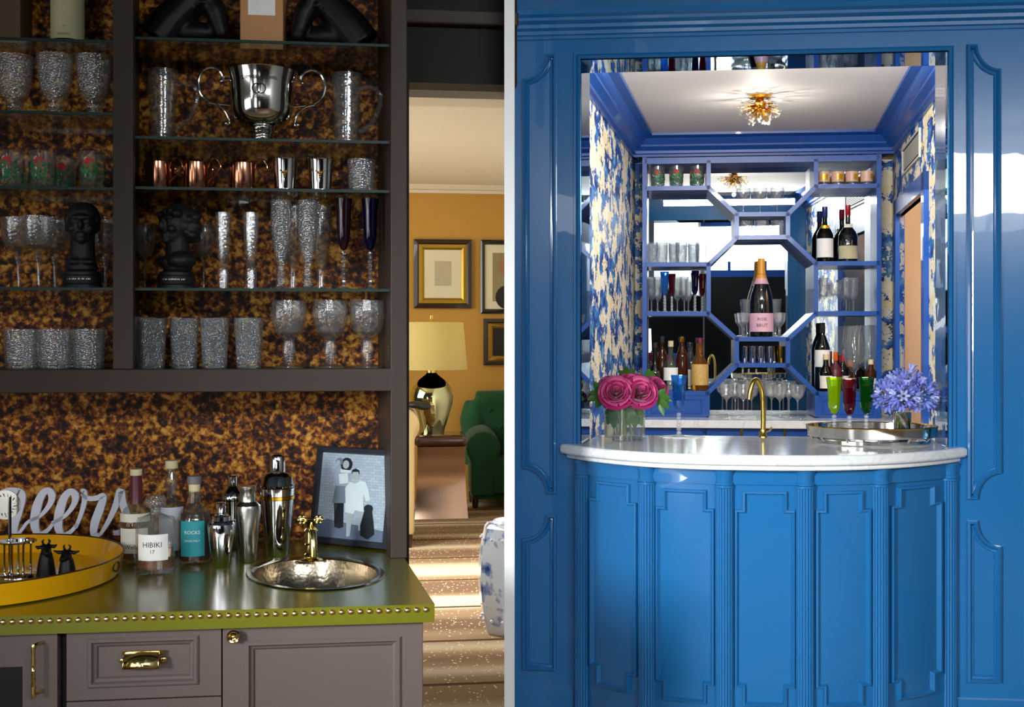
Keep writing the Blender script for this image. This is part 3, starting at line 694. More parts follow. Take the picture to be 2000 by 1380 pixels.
nail.transform(Matrix.Rotation(R(90), 4, 'X'))
px = 6.0 - 18.35 * 22
while px < 846:
    o = mobj('nail_head', nail, ctr); o.location = (FL.U(px, V0) - cbase[0], 0, FL.Z(430, 1201.5, V0) - cbase[2]); px += 18.35
# sink
sc = FL.floor(616, 1121, ZT); snk = thing('bar_sink', 'round hammered metal bar sink set into green counter', 'sink', FL, sc)
def ring(kx, ky, z): return [(FL.floor(616 + kx * math.cos(2 * math.pi * i / 56), 1121 + ky * math.sin(2 * math.pi * i / 56), ZT)[0] - sc[0], FL.floor(616 + kx * math.cos(2 * math.pi * i / 56), 1121 + ky * math.sin(2 * math.pi * i / 56), ZT)[1] - sc[1], z) for i in range(56)]
def rings(rs):
    mb = MB(); vs = [p for r in rs for p in r]; fs = []
    for j in range(len(rs) - 1):
        for i in range(56): fs.append((j * 56 + i, j * 56 + (i + 1) % 56, (j + 1) * 56 + (i + 1) % 56, (j + 1) * 56 + i))
    return mb.add(vs, fs)
rings([ring(136, 33.5, .0005), ring(134, 33, .004), ring(126, 30.5, .005), ring(121, 29, .0)]).obj('rim', M['sink_rim'], snk)
bw = rings([ring(122, 29.2, .0), ring(120, 28.6, -.03), ring(112, 26.5, -.08), ring(95, 22, -.12), ring(60, 14, -.145), ring(20, 5, -.15)])
bw.add(ring(20, 5, -.15), [tuple(range(56))]); bw.obj('bowl', M['hammered_nickel'], snk, 60)
MB().lathe([(0, -.149), (.03, -.149), (.032, -.146), (.02, -.144), (0, -.146)], 24).obj('drain', M['brushed_steel'], snk)

# ---- base cabinets
vc = V0 + .03; zb = ZT - cth - .001
def facepanel(mb_or, u0, u1, z0, z1, v, ins, name, mat, parent, base):
    prof = [(0, 0), (.003, -.004), (.008, -.004), (.011, .002), (.016, .006), (.020, .010)]
    return None
def front(px0, px1, z0, z1, name, parent, base, panel=None, v=vc):
    u0, u1 = FL.U(px0, v), FL.U(px1, v); th = .022
    mb = MB()
    if panel:
        a0, a1, b0, b1 = panel
        # frame around a recessed panel
        mb.box(u0, u1, v, v + th, b1, z1); mb.box(u0, u1, v, v + th, z0, b0) if b0 > z0 else None
        mb.box(u0, a0, v, v + th, max(b0, z0), b1); mb.box(a1, u1, v, v + th, max(b0, z0), b1)
        o = shift(mb, base).obj(name, M['cabinet_paint'], parent, 0)
        pr = [(-.004, -.003), (0, -.006), (.006, -.006), (.010, .001), (.016, .004), (.020, .010), (.026, .010)]
        path = [(a0, b0), (a1, b0), (a1, b1), (a0, b1)]
        shift(MB().sweep(path, pr, lambda x, y, h: (x, v + h, y)), base).obj('panel_moulding', M['cabinet_paint'], o, 0)
        shift(MB().box(a0, a1, v + .0095, v + th, b0, b1), base).obj('recessed_panel', M['cabinet_paint'], o, 0)
    else:
        o = shift(mb.box(u0, u1, v, v + th, z0, z1), base).obj(name, M['cabinet_paint'], parent, 0)
    return o
Zc = lambda py: FL.Z(430, py, vc)
# wine cooler
base = (FL.U(30, vc), vc, 0.0); wc = thing('wine_cooler', 'built-in cooler with painted door, dark glass and brass pull', 'cabinet', FL, base)
shift(MB().box(FL.U(-415, vc + .03), FL.U(120, vc + .03), vc + .03, V2 - .05, .05, zb), base).obj('carcass', M['black_gap'], wc, 0)
d = MB(); zt_ = Zc(1222); u_in = FL.U(44, vc); z_in = Zc(1288)
d.box(FL.U(-410, vc), FL.U(112, vc), vc, vc + .025, z_in, zt_); d.box(u_in, FL.U(112, vc), vc, vc + .025, .12, z_in)
do = shift(d, base).obj('door', M['cabinet_paint'], wc, 0)
shift(MB().box(FL.U(-410, vc), u_in, vc + .008, vc + .02, .12, z_in), base).obj('glass_pane', M['black_gloss'], do, 0)
mm = FL.m(73, vc); hu = FL.U(73, vc); pts = []; rs = []
for z, r in ((1241, 4), (1246, 5), (1252, 4), (1262, 3.6), (1278, 4.6), (1288, 3.4), (1291, 5), (1294, 3.6), (1299, 4.6), (1303, 3.4), (1306, 5), (1310, 3.5), (1322, 4.8), (1334, 3.8), (1340, 4.6), (1342, 3.5)):
    pts.append((hu - base[0], -.032, Zc(z))); rs.append(r * mm)
hm = MB().tube(pts, rs, 10)
for z in (1243, 1336): hm.tube([(hu - base[0], -.032, Zc(z)), (hu - base[0] + .012, 0.0, Zc(z - 1))], 3.6 * mm, 8)
hm.obj('pull_handle', M['polished_brass'], do)
# drawer unit
base = (FL.U(281, vc), vc, 0.0); du = thing('drawer_cabinet', 'dark grey base cabinet with a single brass cup-pull drawer', 'cabinet', FL, base)
shift(MB().box(FL.U(122, vc + .03), FL.U(434, vc + .03), vc + .03, V2 - .05, .05, zb), base).obj('carcass', M['black_gap'], du, 0)
a0, a1, b0, b1 = FL.U(174, vc), FL.U(385, vc), Zc(1331), Zc(1241)
dr = front(130, 432, Zc(1357), zb, 'drawer', du, base, (a0, a1, b0, b1))
front(130, 432, .1, Zc(1360), 'lower_door', du, base)
mm = FL.m(280, vc); cx, czz = FL.U(280, vc) - base[0], Zc(1282)
cp = MB(); n = 9; prof = []
vs = []; fs = []
for i in range(n + 1):
    a = math.pi / 2 * i / n; dy = -.026 * math.sin(a) if i else 0.0
    zz = (16 - 30 * (1 - math.cos(a)) * .95) * mm; yy = -.028 * math.sin(a)
    hw = (30 + 3.5 * math.sin(a)) * mm
    vs += [(cx - hw, yy, czz + zz), (cx + hw, yy, czz + zz)]
for i in range(n): fs.append((2 * i, 2 * i + 1, 2 * i + 3, 2 * i + 2))
top = len(vs)
cp.add(vs, fs)
for s in (0, 1): cp.add([vs[2 * i + s] for i in range(n + 1)] + [(vs[s][0], 0, czz - 12 * mm)], [tuple(range(n + 2))])
for s in (-1, 1): cp.ball((cx + s * 38 * mm, -.002, czz - 1 * mm), (7 * mm, .003, 6 * mm), 12, 8)
cp.box(cx - 40 * mm, cx + 40 * mm, -.003, 0, czz + 10 * mm, czz + 17 * mm)
o = cp.obj('cup_pull', M['polished_brass'], dr, 50); sm = o.modifiers.new('s', 'SOLIDIFY'); sm.thickness = .002
# sink cabinet
base = (FL.U(630, vc), vc, 0.0); su = thing('sink_cabinet', 'dark grey base cabinet under the sink with panelled door and brass knob', 'cabinet', FL, base)
ue = FL.U(826, vc)
shift(MB().box(FL.U(436, vc), FL.U(440, vc), vc + .024, V2 - .05, .05, zb).box(ue - .02, ue, vc + .002, V2 + .10, .0, zb, kL), base).obj('side_panel', M['cabinet_paint'], su, 0)
a0, a1, b0, b1 = FL.U(481, vc), FL.U(780, vc), .16, Zc(1256)
dr2 = front(435, 825, .1, zb, 'door', su, base, (a0, a1, b0, b1))
mm = FL.m(458, vc); k = MB().lathe([(a * mm, b * mm) for a, b in ((5, 0), (5, 10), (12, 13), (13, 17), (11, 19), (8, 18), (6, 20), (3, 19.5), (2.5, 21), (0, 21.5))], 28)
k.v = [(x + FL.U(458, vc) - base[0], -z, y + Zc(1240)) for x, y, z in k.v]; k.obj('knob', M['polished_brass'], dr2, 50)
# ---------------------------------------------------------------- on the green counter
ZK = ZT + .0005
def on(px, v, z=ZK, fr=FL): return (fr.U(px, v), v, z)
def lathe_part(name, pr, mm, mat, parent, seg=36, smooth=35):
    return MB().lathe([(a * mm, b * mm) for a, b in pr], seg).obj(name, M[mat], parent, smooth)
def wrap(hw, z0, z1, half, mm, name, mat, parent, face=-math.pi / 2, n=14):
    # a label bent round a bottle
    mb = MB(); vs = []
    for i in range(n + 1):
        a = face - half + 2 * half * i / n
        for z in (z0, z1): vs.append((hw * mm * math.cos(a), hw * mm * math.sin(a), z * mm))
    mb.add(vs, [(2 * i, 2 * i + 2, 2 * i + 3, 2 * i + 1) for i in range(n)])
    o = mb.obj(name, M[mat], parent); return o
def bottle(label, px, v, body, mat, cap=None, capmat=None, fr=FL, z=ZK, seg=36, smooth=35, name='bottle', group=None):
    mm = fr.m(px, v); t = thing(name, label, 'bottle', fr, on(px, v, z, fr), 0, group)
    lathe_part('glass_body', body, mm, mat, t, seg, smooth)
    if cap: lathe_part('stopper', cap, mm, capmat, t)
    return t, mm
t, mm = bottle('round-shouldered whiskey bottle with maroon neck seal and cream label', 266, 3.62, ((0, 0), (27, 0), (30, 4), (31, 70), (29, 92), (22, 104), (13, 112), (11, 120), (10, 176), (8, 176), (9, 118), (27, 90), (28, 8), (0, 6)), 'bottle_clear', ((11, 168), (11.5, 168), (11.5, 180), (0, 180)), 'cork')
lathe_part('neck_seal', ((13.5, 113), (11.8, 122), (11, 168)), mm, 'maroon', t)
wrap(31.4, 20, 68, .95, mm, 'paper_label', 'cream_label', t); lathe_part('liquid', ((0, 7), (27, 9), (28, 60), (27.5, 84), (0, 84)), mm, 'whisky', t)
wrap(30.2, 80, 96, 1.2, mm, 'shoulder_label', 'cream_label', t)
text_part('Weller', 11 * mm, 'label_print', M['ink'], t, cyl(lambda z: 31.8 * mm, 32 * mm), 34 * mm)
t, mm = bottle('tall clear bottle with bulbous neck and pale lavender label', 335, 3.74, ((0, 0), (21, 0), (23, 3), (23, 88), (18, 98), (9, 108), (9, 120), (13, 134), (12, 146), (8, 158), (8, 166), (6, 166), (6, 158), (10, 146), (11, 134), (7, 120), (7, 108), (20, 88), (20, 6), (0, 5)), 'bottle_clear', ((8, 164), (12, 166), (12, 180), (11, 181), (0, 181)), 'cork')
wrap(23.5, 8, 92, 1.35, mm, 'paper_label', 'lavender_white', t)
t, mm = bottle('faceted square-shouldered whisky decanter with glass stopper and cream label', 304, 3.45, ((0, 0), (35, 0), (37, 3), (37.5, 96), (34, 106), (14, 112), (10, 117), (10, 124), (8, 124), (8, 117), (31, 102), (34.5, 94), (34, 10), (0, 8)), 'clear_glass', ((9, 112), (9, 124), (17, 128), (20, 134), (20, 144), (16, 149), (0, 149)), 'cut_glass', seg=24, smooth=12, name='whisky_decanter')
lathe_part('liquid', ((0, 9), (33.8, 10), (34.2, 50), (0, 50)), mm, 'whisky', t, 24)
wrap(38, 28, 78, .82, mm, 'paper_label', 'white_label', t)
text_part('HIBIKI', 8 * mm, 'label_print', M['ink'], t, cyl(lambda z: 38.4 * mm, 58 * mm), 36 * mm)
text_part('17', 8 * mm, 'label_print', M['ink'], t, cyl(lambda z: 38.4 * mm, 45 * mm), 8 * mm)
t, mm = bottle('dark amber bottle with teal label and grey stopper', 380, 3.585, ((0, 0), (28, 0), (31, 4), (31, 82), (28, 98), (18, 110), (12, 116), (11, 140), (9, 140), (10, 116), (26, 96), (29, 80), (28, 6), (0, 5)), 'bottle_clear', ((10, 138), (11, 140), (11, 152), (13, 153), (13, 167), (0, 167)), 'cork')
lathe_part('cap_top', ((13.4, 153), (13.4, 168), (0, 168.5)), mm, 'grey_cap', t)
lathe_part('liquid', ((0, 6), (28.2, 7), (28.6, 80), (25.5, 95), (0, 96)), mm, 'dark_whisky', t)
wrap(31.6, 16, 84, .78, mm, 'paper_label', 'teal_label', t)
text_part('ROCKS', 12 * mm, 'label_print', M['white_label'], t, cyl(lambda z: 32 * mm, 62 * mm), 30 * mm)
text_part('SINGLE MALT', 5 * mm, 'label_print', M['white_label'], t, cyl(lambda z: 32 * mm, 46 * mm), 30 * mm)

def shaker(label, px, v, body, cap, mat, band=None, lid=None):
    mm = FL.m(px, v); t = thing('cocktail_shaker', label, 'shaker', FL, on(px, v)); lathe_part('body', body, mm, mat, t, 48)
    if lid: lathe_part('strainer_lid', lid, mm, mat, t, 48)
    lathe_part('cap', cap, mm, mat, t, 40)
    if band: lathe_part('gilt_band', band, mm, 'gold', t, 48)
shaker('tallest chrome cocktail shaker with gilt band next to the framed photograph', 542, 3.66, ((0, 0), (20, 0), (22, 4), (28, 70), (33, 124), (33.5, 132), (32, 134), (0, 134)), ((14.5, 160), (15, 164), (15, 186), (13, 194), (8, 197), (0, 197)), 'chrome',
       ((32.2, 110), (33.2, 111), (33.6, 117), (32.9, 118)), ((32.5, 134), (33.5, 137), (31, 142), (28, 154), (22, 160), (15, 163), (0, 163)))
shaker('brushed steel shaker with flat cap between two chrome shakers', 484, 3.57, ((0, 0), (15, 0), (16.5, 3), (21, 60), (26, 104), (25, 110), (17, 118), (0, 118)), ((16, 118), (15, 122), (15, 138), (17, 142), (17, 148), (0, 148)), 'brushed_steel')
shaker('small chrome shaker with stepped lid beside the teal-labelled bottle', 432, 3.50, ((0, 0), (14, 0), (16, 3), (22, 40), (26, 78), (25, 84), (0, 84)), ((9, 104), (9.5, 106), (9.5, 124), (8, 126), (0, 126)), 'chrome', None, ((26, 84), (24, 88), (18, 91), (18, 99), (13, 101), (13, 104), (0, 104)))
shaker('slim chrome shaker standing behind the small stepped shaker', 455, 3.78, ((0, 0), (13, 0), (15, 3), (20, 70), (22, 96), (0, 98)), ((9, 124), (9.5, 126), (9.5, 143), (8, 145), (0, 145)), 'chrome', None, ((21, 97), (22, 102), (18, 112), (12, 119), (9, 124), (0, 124)))

# faucet
mm = FL.m(607, 3.57); t = thing('bar_faucet', 'polished brass bar faucet with twin rosette handles behind the sink', 'faucet', FL, on(607, 3.57))
lathe_part('base_flange', ((0, 0), (24, 0), (24, 2), (20, 4), (15, 7), (0, 7)), mm, 'polished_brass', t)
lathe_part('column', ((13, 6), (14, 12), (11, 15), (11, 30), (13, 32), (11, 34), (11.5, 56), (14, 58), (12, 61), (9, 64), (12, 70), (14, 76), (10, 80), (0, 80)), mm, 'polished_brass', t)
MB().tube([(3 * mm, -8 * mm, 62 * mm), (5 * mm, -24 * mm, 58 * mm), (7 * mm, -32 * mm, 44 * mm), (7 * mm, -33 * mm, 12 * mm)], [7 * mm, 7.5 * mm, 7 * mm, 7.5 * mm], 14).obj('spout', M['polished_brass'], t)
for s in (-1, 1):
    h = MB().tube([(0, 0, 78 * mm), (s * 13 * mm, 0, 80 * mm)], 4 * mm, 10); h.ball((s * 16 * mm, -2 * mm, 80 * mm), (9 * mm, 6 * mm, 9 * mm), 16, 10)
    for k in range(6):
        a = k * math.pi / 3; h.ball((s * 16 * mm + 7 * mm * math.cos(a), -6 * mm, 80 * mm + 7 * mm * math.sin(a)), 2.8 * mm, 8, 6)
    h.obj('handle', M['polished_brass'], t)

# framed photograph leaning at the end panel
A = Vector(FL.floor(605, 1060, ZT)); Bv = Vector(FL.floor(757, 1076, ZT)); Wd = (Bv - A).length; ex = (Bv - A).normalized()
ey = Vector((-ex.y, ex.x, 0)); lean = R(8); up = (Vector((0, 0, 1)) * math.cos(lean) + ey * math.sin(lean)); nrm = ex.cross(up)
Ht = 197 * FL.m(680, 3.65)
fbase = tuple((A + Bv) / 2 + Vector((0, 0, .0045)))
t = thing('framed_photograph', 'dark framed black and white family portrait leaning by the faucet', 'picture frame', FL, fbase)
def fp(x, y, d=0.0):    # x -0.5..0.5 of width, y 0..1 of height, d towards the viewer
    p = ex * (x * Wd) + up * (y * Ht) + nrm * d; return (p.x, p.y, p.z)
fw = .075
fm = MB().sweep([(-.5, 0), (.5, 0), (.5, 1), (-.5, 1)], [(0, -.012), (0, .006), (.006, .008), (fw * .8, .008), (fw, .003), (fw, -.012)], lambda x, y, h: fp(x, y, h))
path = [(-.5 * Wd, 0), (.5 * Wd, 0), (.5 * Wd, Ht), (-.5 * Wd, Ht)]
fm = MB().sweep(path, [(0, -.012), (0, .006), (.002, .008), (.016, .008), (.019, .002), (.019, -.012), (0, -.012)], lambda x, y, h: fp(x / Wd, y / Ht, h))
pbr('navy_frame', '#23252f', .35, coat=.3); fm.obj('frame', M['navy_frame'], t, 0)
MB().hexa([fp(-.48, .03, -.011), fp(.48, .03, -.011), fp(.48, .97, -.011), fp(-.48, .97, -.011), fp(-.48, .03, -.004), fp(.48, .03, -.004), fp(.48, .97, -.004), fp(-.48, .97, -.004)]).obj('backing_board', M['black_gap'], t, 0)
def brickprint():
    m = bpy.data.materials.new('brick_print'); m.use_nodes = True; nt = m.node_tree; b = nt.nodes['Principled BSDF']; L = nt.links
    tc = nt.nodes.new('ShaderNodeTexCoord'); mp = nt.nodes.new('ShaderNodeMapping'); mp.inputs['Rotation'].default_value = (R(90), 0, 0); L.new(tc.outputs['Object'], mp.inputs[0])
    br = nt.nodes.new('ShaderNodeTexBrick'); br.inputs['Scale'].default_value = 30; br.inputs['Color1'].default_value = lin('#b4bcd0'); br.inputs['Color2'].default_value = lin('#c6ccdc'); br.inputs['Mortar'].default_value = lin('#98a0b4'); br.inputs['Mortar Size'].default_value = .015
    L.new(mp.outputs[0], br.inputs[0]); L.new(br.outputs[0], b.inputs['Base Color']); b.inputs['Roughness'].default_value = .4; M['brick_print'] = m
brickprint()
pr = MB().add([fp(-.44, .05, -.003), fp(.44, .05, -.003), fp(.44, .95, -.003), fp(-.44, .95, -.003)], [(0, 1, 2, 3)]).obj('photo_print', M['brick_print'], t, 0)
for nme, c in (('ph_dark', '#1c1f28'), ('ph_grey', '#7d8496'), ('ph_mid', '#a9b0c2'), ('ph_white', '#e6e9f2'), ('ph_skin', '#b9bcc6'), ('ph_floor', '#6d7590')): pbr(nme, c, .4)
def PQ(px, py):   # photograph pixel on the print
    x = (px - (607 + (1066 - py) * .048)) / 156.0 - .5; return (x, (1070 - py) / 195.0 + (px - 680) * .0004)
def figure(poly, mat, name, d):
    MB().add([fp(*PQ(*p), d) for p in poly], [tuple(range(len(poly)))]).obj(name, M[mat], pr, 0)
def oval(cx, cy, rx, ry, n=14): return [(cx + rx * math.cos(2 * math.pi * i / n), cy + ry * math.sin(2 * math.pi * i / n)) for i in range(n)]
figure([(614, 1026), (640, 1018), (700, 1030), (757, 1042), (757, 1064), (612, 1052)], 'ph_floor', 'printed_ground', -.0026)
figure([(652, 984), (672, 984), (673, 1034), (664, 1037), (655, 1034)], 'ph_dark', 'printed_boots', -.0024)
figure([(654, 950), (674, 951), (679, 986), (649, 986)], 'ph_grey', 'printed_skirt', -.0023)
figure([(645, 936), (650, 918), (658, 908), (668, 912), (684, 924), (681, 944), (676, 953), (654, 951)], 'ph_mid', 'printed_blouse', -.0022)
figure([(660, 928), (678, 926), (680, 946), (662, 948)], 'ph_white', 'printed_child_body', -.0020)
figure(oval(675, 909, 12, 14), 'ph_dark', 'printed_hair', -.0020); figure(oval(674, 909, 6.5, 8.5), 'ph_skin', 'printed_face', -.0016)
figure(oval(660, 903, 7.5, 8), 'ph_grey', 'printed_child_hair', -.0019); figure(oval(658, 905, 4.5, 5.5), 'ph_skin', 'printed_child_face', -.0016)
figure([(662, 918), (684, 921), (684, 926), (664, 925)], 'ph_white', 'printed_sleeve', -.0014)
figure([(674, 956), (683, 944), (693, 948), (704, 942), (714, 944), (720, 958), (725, 980), (717, 983), (711, 968), (711, 991), (692, 997), (676, 986)], 'ph_white', 'printed_shirt', -.0016)
figure([(675, 987), (693, 994), (691, 1010), (687, 1052), (680, 1053), (679, 1014)], 'ph_skin', 'printed_leg', -.0013)
figure([(693, 994), (712, 990), (713, 1008), (708, 1040), (703, 1041), (705, 1012)], 'ph_skin', 'printed_leg', -.0013)
figure([(675, 986), (712, 989), (713, 1004), (696, 1000), (692, 1008), (676, 1004)], 'ph_white', 'printed_shorts', -.0012)
figure(oval(694, 930, 7.5, 10), 'ph_skin', 'printed_face', -.0012); figure([(686, 930), (687, 920), (694, 917), (701, 921), (702, 930), (699, 924), (689, 924)], 'ph_dark', 'printed_hair', -.0009)
figure(oval(722, 997, 9, 8), 'ph_dark', 'printed_dog_head', -.0008)
figure([(714, 1002), (729, 1002), (733, 1024), (735, 1048), (722, 1058), (708, 1050), (707, 1030)], 'ph_dark', 'printed_dog', -.0009)
MB().add([fp(-.44, .05, .001), fp(.44, .05, .001), fp(.44, .95, .001), fp(-.44, .95, .001)], [(0, 1, 2, 3)]).obj('glass_pane', M['shelf_glass'], t, 0)

# word sign
vs_ = 3.82; t = thing('word_sign', 'white script word sign reading cheers, propped behind the tray', 'sign', FL, on(130, vs_)); mm = FL.m(130, vs_)
b0 = on(130, vs_)
def stroke(pts, rad, name):
    q = bez(pts, 6); n = len(q)
    path = [(FL.U(p.x, vs_) - b0[0], 0, FL.Z(p.x, p.z, vs_) - ZK) for p in q]
    r = []
    for i in range(n):
        x = i / (n - 1) * (len(rad) - 1); k = min(int(x), len(rad) - 2); r.append((rad[k] + (rad[k + 1] - rad[k]) * (x - k)) * mm)
    mb = MB(); vs = []; fs = []
    for i, p in enumerate(path):      # flat cut-out ribbon with thickness
        a = Vector(path[max(i - 1, 0)]); c = Vector(path[min(i + 1, n - 1)]); d = (c - a).normalized(); nn = Vector((-d.z, 0, d.x)) * r[i]
        for yy in (-.006, .006): vs += [(p[0] + nn.x, yy, p[2] + nn.z), (p[0] - nn.x, yy, p[2] - nn.z)]
    for i in range(n - 1):
        o = i * 4; w = o + 4
        fs += [(o, o + 1, w + 1, w), (o + 2, w + 2, w + 3, o + 3), (o, w, w + 2, o + 2), (o + 1, o + 3, w + 3, w + 1)]
    fs += [(0, 2, 3, 1), ((n - 1) * 4, (n - 1) * 4 + 1, (n - 1) * 4 + 3, (n - 1) * 4 + 2)]
    mb.add(vs, fs).obj(name, M['lavender_white'], t, 30)
stroke([(-70, 1040), (-50, 990), (-34, 930), (-40, 915), (-52, 950), (-58, 1050)], (4, 6, 4, 3, 6, 6), 'letter')
stroke([(-46, 1046), (-20, 980), (10, 958), (34, 958), (44, 968), (36, 1000), (28, 1030), (34, 1046)], (4, 3, 4, 6, 7, 8, 7, 3), 'letter')
E = [(56, 1018), (80, 1006), (98, 984), (102, 966), (94, 957), (82, 966), (72, 992), (68, 1022), (76, 1042), (92, 1036), (106, 1020)]
ER = (3, 3.5, 5, 7, 6, 7, 8.5, 8, 5.5, 4, 3)
stroke([(34, 1046), (46, 1030)] + E, (3, 3) + ER, 'letter')
stroke([(x + 46, y + 2) for x, y in E], ER, 'letter')
stroke([(148, 1030), (158, 1006), (166, 976), (164, 960), (160, 960)], (3, 4, 5, 6, 4), 'letter_stem')
stroke([(160, 964), (172, 972), (188, 972), (203, 968), (196, 992), (186, 1020), (184, 1042), (196, 1044)], (3, 4.5, 5, 5.5, 8, 8, 6, 3), 'letter')
stroke([(196, 1044), (212, 1018), (226, 988), (236, 958), (240, 980), (248, 1010), (240, 1036), (222, 1040)], (3, 4.5, 6, 7, 7, 8, 6, 4), 'letter')
MB().box(FL.U(-80, vs_) - b0[0], FL.U(250, vs_) - b0[0], -.008, .008, 0, .006).obj('foot_bar', M['lavender_white'], t, 0)

# yellow tray
tc_ = FL.floor(-40, 1090, ZT); tc_ = (FL.U(-40, 3.385), 3.385, ZK)
t = thing('gallery_tray', 'large round mustard yellow lacquer tray with dark rim line', 'tray', FL, tc_)
rx = FL.U(238, 3.385) - tc_[0]; ry = .395
def oring(k, z): return [(rx * k * math.cos(2 * math.pi * i / 72), ry * k * math.sin(2 * math.pi * i / 72), z) for i in range(72)]
rs = [oring(.93, 0), oring(.955, .004), oring(1.0, .058), oring(.985, .058), oring(.94, .009), oring(.9, .008)]
mb = MB(); vs = [p for r in rs for p in r]; fs = []
for j in range(5):
    for i in range(72): fs.append((j * 72 + i, j * 72 + (i + 1) % 72, (j + 1) * 72 + (i + 1) % 72, (j + 1) * 72 + i))
fs.append(tuple(range(71, -1, -1))); fs.append(tuple(5 * 72 + i for i in range(72)))
mb.add(vs, fs).obj('tray_body', M['tray_yellow'], t, 40)
MB().tube(oring(.993, .0585), .0028, 6, True).obj('rim_line', M['tray_line'], t)
MB().tube([(rx * .99 * math.cos(a), ry * .99 * math.sin(a), .036 + .012 * math.sin(b)) for a, b in [(-.10 + .06 * math.cos(2 * math.pi * i / 16), 2 * math.pi * i / 16) for i in range(16)]], .0022, 6, True).obj('handle_slot', M['tray_line'], t)
ztr = ZK + .0085
# black pourers on the tray
def pourer(px, v, label, rz, long):
    mm = FL.m(px, v); t = thing('animal_pourer', label, 'figurine', FL, (FL.U(px, v), v, ztr), rz)
    lathe_part('collar', ((0, 0), (19, 0), (19.5, 2), (14, 40), (11, 52), (0, 54)), mm, 'black_gloss', t, 24)
    b = MB(); b.tube([(0, 0, 44 * mm), (0, -3 * mm, 58 * mm)], [11 * mm, 10 * mm], 12); b.ball((0, -5 * mm, 61 * mm), (9 * mm, 11 * mm, 9 * mm)); b.tube([(0, -8 * mm, 61 * mm), (0, -24 * mm, 52 * mm)], [7.5 * mm, 5 * mm], 10)
    for s in (-1, 1):
        b.tube([(s * 6 * mm, 0, 66 * mm), (s * 15 * mm, -2 * mm, 64 * mm), (s * (20 if not long else 27) * mm, -3 * mm, 68 * mm)], [3 * mm, 4 * mm, 1.5 * mm], 8)
        b.tube([(s * 4 * mm, 0, 68 * mm), (s * 7 * mm, 0, 76 * mm), (s * 3 * mm, -2 * mm, 80 * mm)], [2.8 * mm, 2.4 * mm, 1.4 * mm], 8)
    blob(b, 'animal_head', M['black_gloss'], t, .0022, 1)
pourer(90, 3.33, 'black animal-head pourer beside the bar tool stand on the tray', .35, False)
pourer(131, 3.25, 'black animal-head pourer with long ears toward the tray rim', -.2, True)
# bar tool stand
v = 3.36; mm = FL.m(40, v); t = thing('bar_tool_stand', 'chrome rod stand for bar tools on the yellow tray', 'stand', FL, (FL.U(34, v), v, ztr))
MB().lathe([(0, 0), (36 * mm, 0), (37 * mm, 2 * mm), (36 * mm, 9 * mm), (34 * mm, 10 * mm), (0, 10 * mm)], 32).obj('base', M['chrome'], t)
for dx, dy in ((-24, 0), (-6, -14), (14, -10), (24, 4), (-4, 22)): MB().tube([(dx * mm, dy * mm, 8 * mm), (dx * mm, dy * mm, 72 * mm)], 2.2 * mm, 8).obj('rod', M['chrome'], t)
MB().lathe([(20 * mm, 71 * mm), (36 * mm, 71 * mm), (36 * mm, 74 * mm), (20 * mm, 74 * mm), (20 * mm, 71 * mm)], 32).obj('ring_top', M['chrome'], t)
MB().tube([(-14 * mm, 0, 9 * mm), (-14 * mm, 0, 160 * mm)], 3 * mm, 8).obj('centre_post', M['chrome'], t)
v = 3.40; t = thing('cocktail_strainer', 'round steel cocktail strainer hung on the bar tool stand', 'strainer', FL, (FL.U(10, v), v, ztr + 112 * mm))
q = MB().lathe([(26 * mm, -1.5 * mm), (29 * mm, -1.5 * mm), (29 * mm, 1.5 * mm), (26 * mm, 1.5 * mm), (26 * mm, -1.5 * mm)], 36); q.v = [(x, z, y + 28 * mm) for x, y, z in q.v]; q.obj('rim', M['brushed_steel'], t)
q = MB().tube([((20 + 4 * math.cos(k * 1.9)) * mm * math.cos(k * .105), 4 * mm * math.sin(k * 1.9), 28 * mm + (20 + 4 * math.cos(k * 1.9)) * mm * math.sin(k * .105)) for k in range(60)], 1.1 * mm, 6, True); q.obj('coil_spring', M['brushed_steel'], t)
MB().tube([(22 * mm, 0, 46 * mm), (27 * mm, 0, 56 * mm), (25 * mm, 0, 60 * mm)], 2 * mm, 6).obj('hook', M['brushed_steel'], t)
v = 3.15; mm = FL.m(34, v); t = thing('ice_tongs', 'silver fluted ice tongs lying on the yellow tray', 'tongs', FL, (FL.U(26, v), v, ztr), .3)
for s in (-1, 1): MB().tube([(-40 * mm, 0, 4 * mm), (-10 * mm, s * 6 * mm, 4 * mm), (18 * mm, s * 9 * mm, 4 * mm), (28 * mm, s * 5 * mm, 4 * mm)], [3 * mm, 4 * mm, 5 * mm, 2 * mm], 8).obj('arm', M['chrome'], t)
for i in range(6): MB().box((-12 + i * 7) * mm, (-9 + i * 7) * mm, -9 * mm, 9 * mm, 6 * mm, 9 * mm).obj('rib', M['chrome'], t, 0)

# ---------------------------------------------------------------- the sitting room beyond
rxc = (986 - PX) / F; CUTD = Vector((rxc * FL.c - FL.s, rxc * FL.s + FL.c, 0)); CUTN = Vector((CUTD.y, -CUTD.x, 0))
def cutmesh(o, base):
    # ends flush at the dividing wall
    bm = bmesh.new(); bm.from_mesh(o.data); bmesh.ops.bisect_plane(bm, geom=bm.verts[:] + bm.edges[:] + bm.faces[:], plane_co=Vector((0, 0, 0)) - Vector(base), plane_no=CUTN, clear_outer=True)
    ed = [e for e in bm.edges if e.is_boundary]
    try: bmesh.ops.holes_fill(bm, edges=ed, sides=0)
    except Exception: pass
    bm.to_mesh(o.data); bm.free()
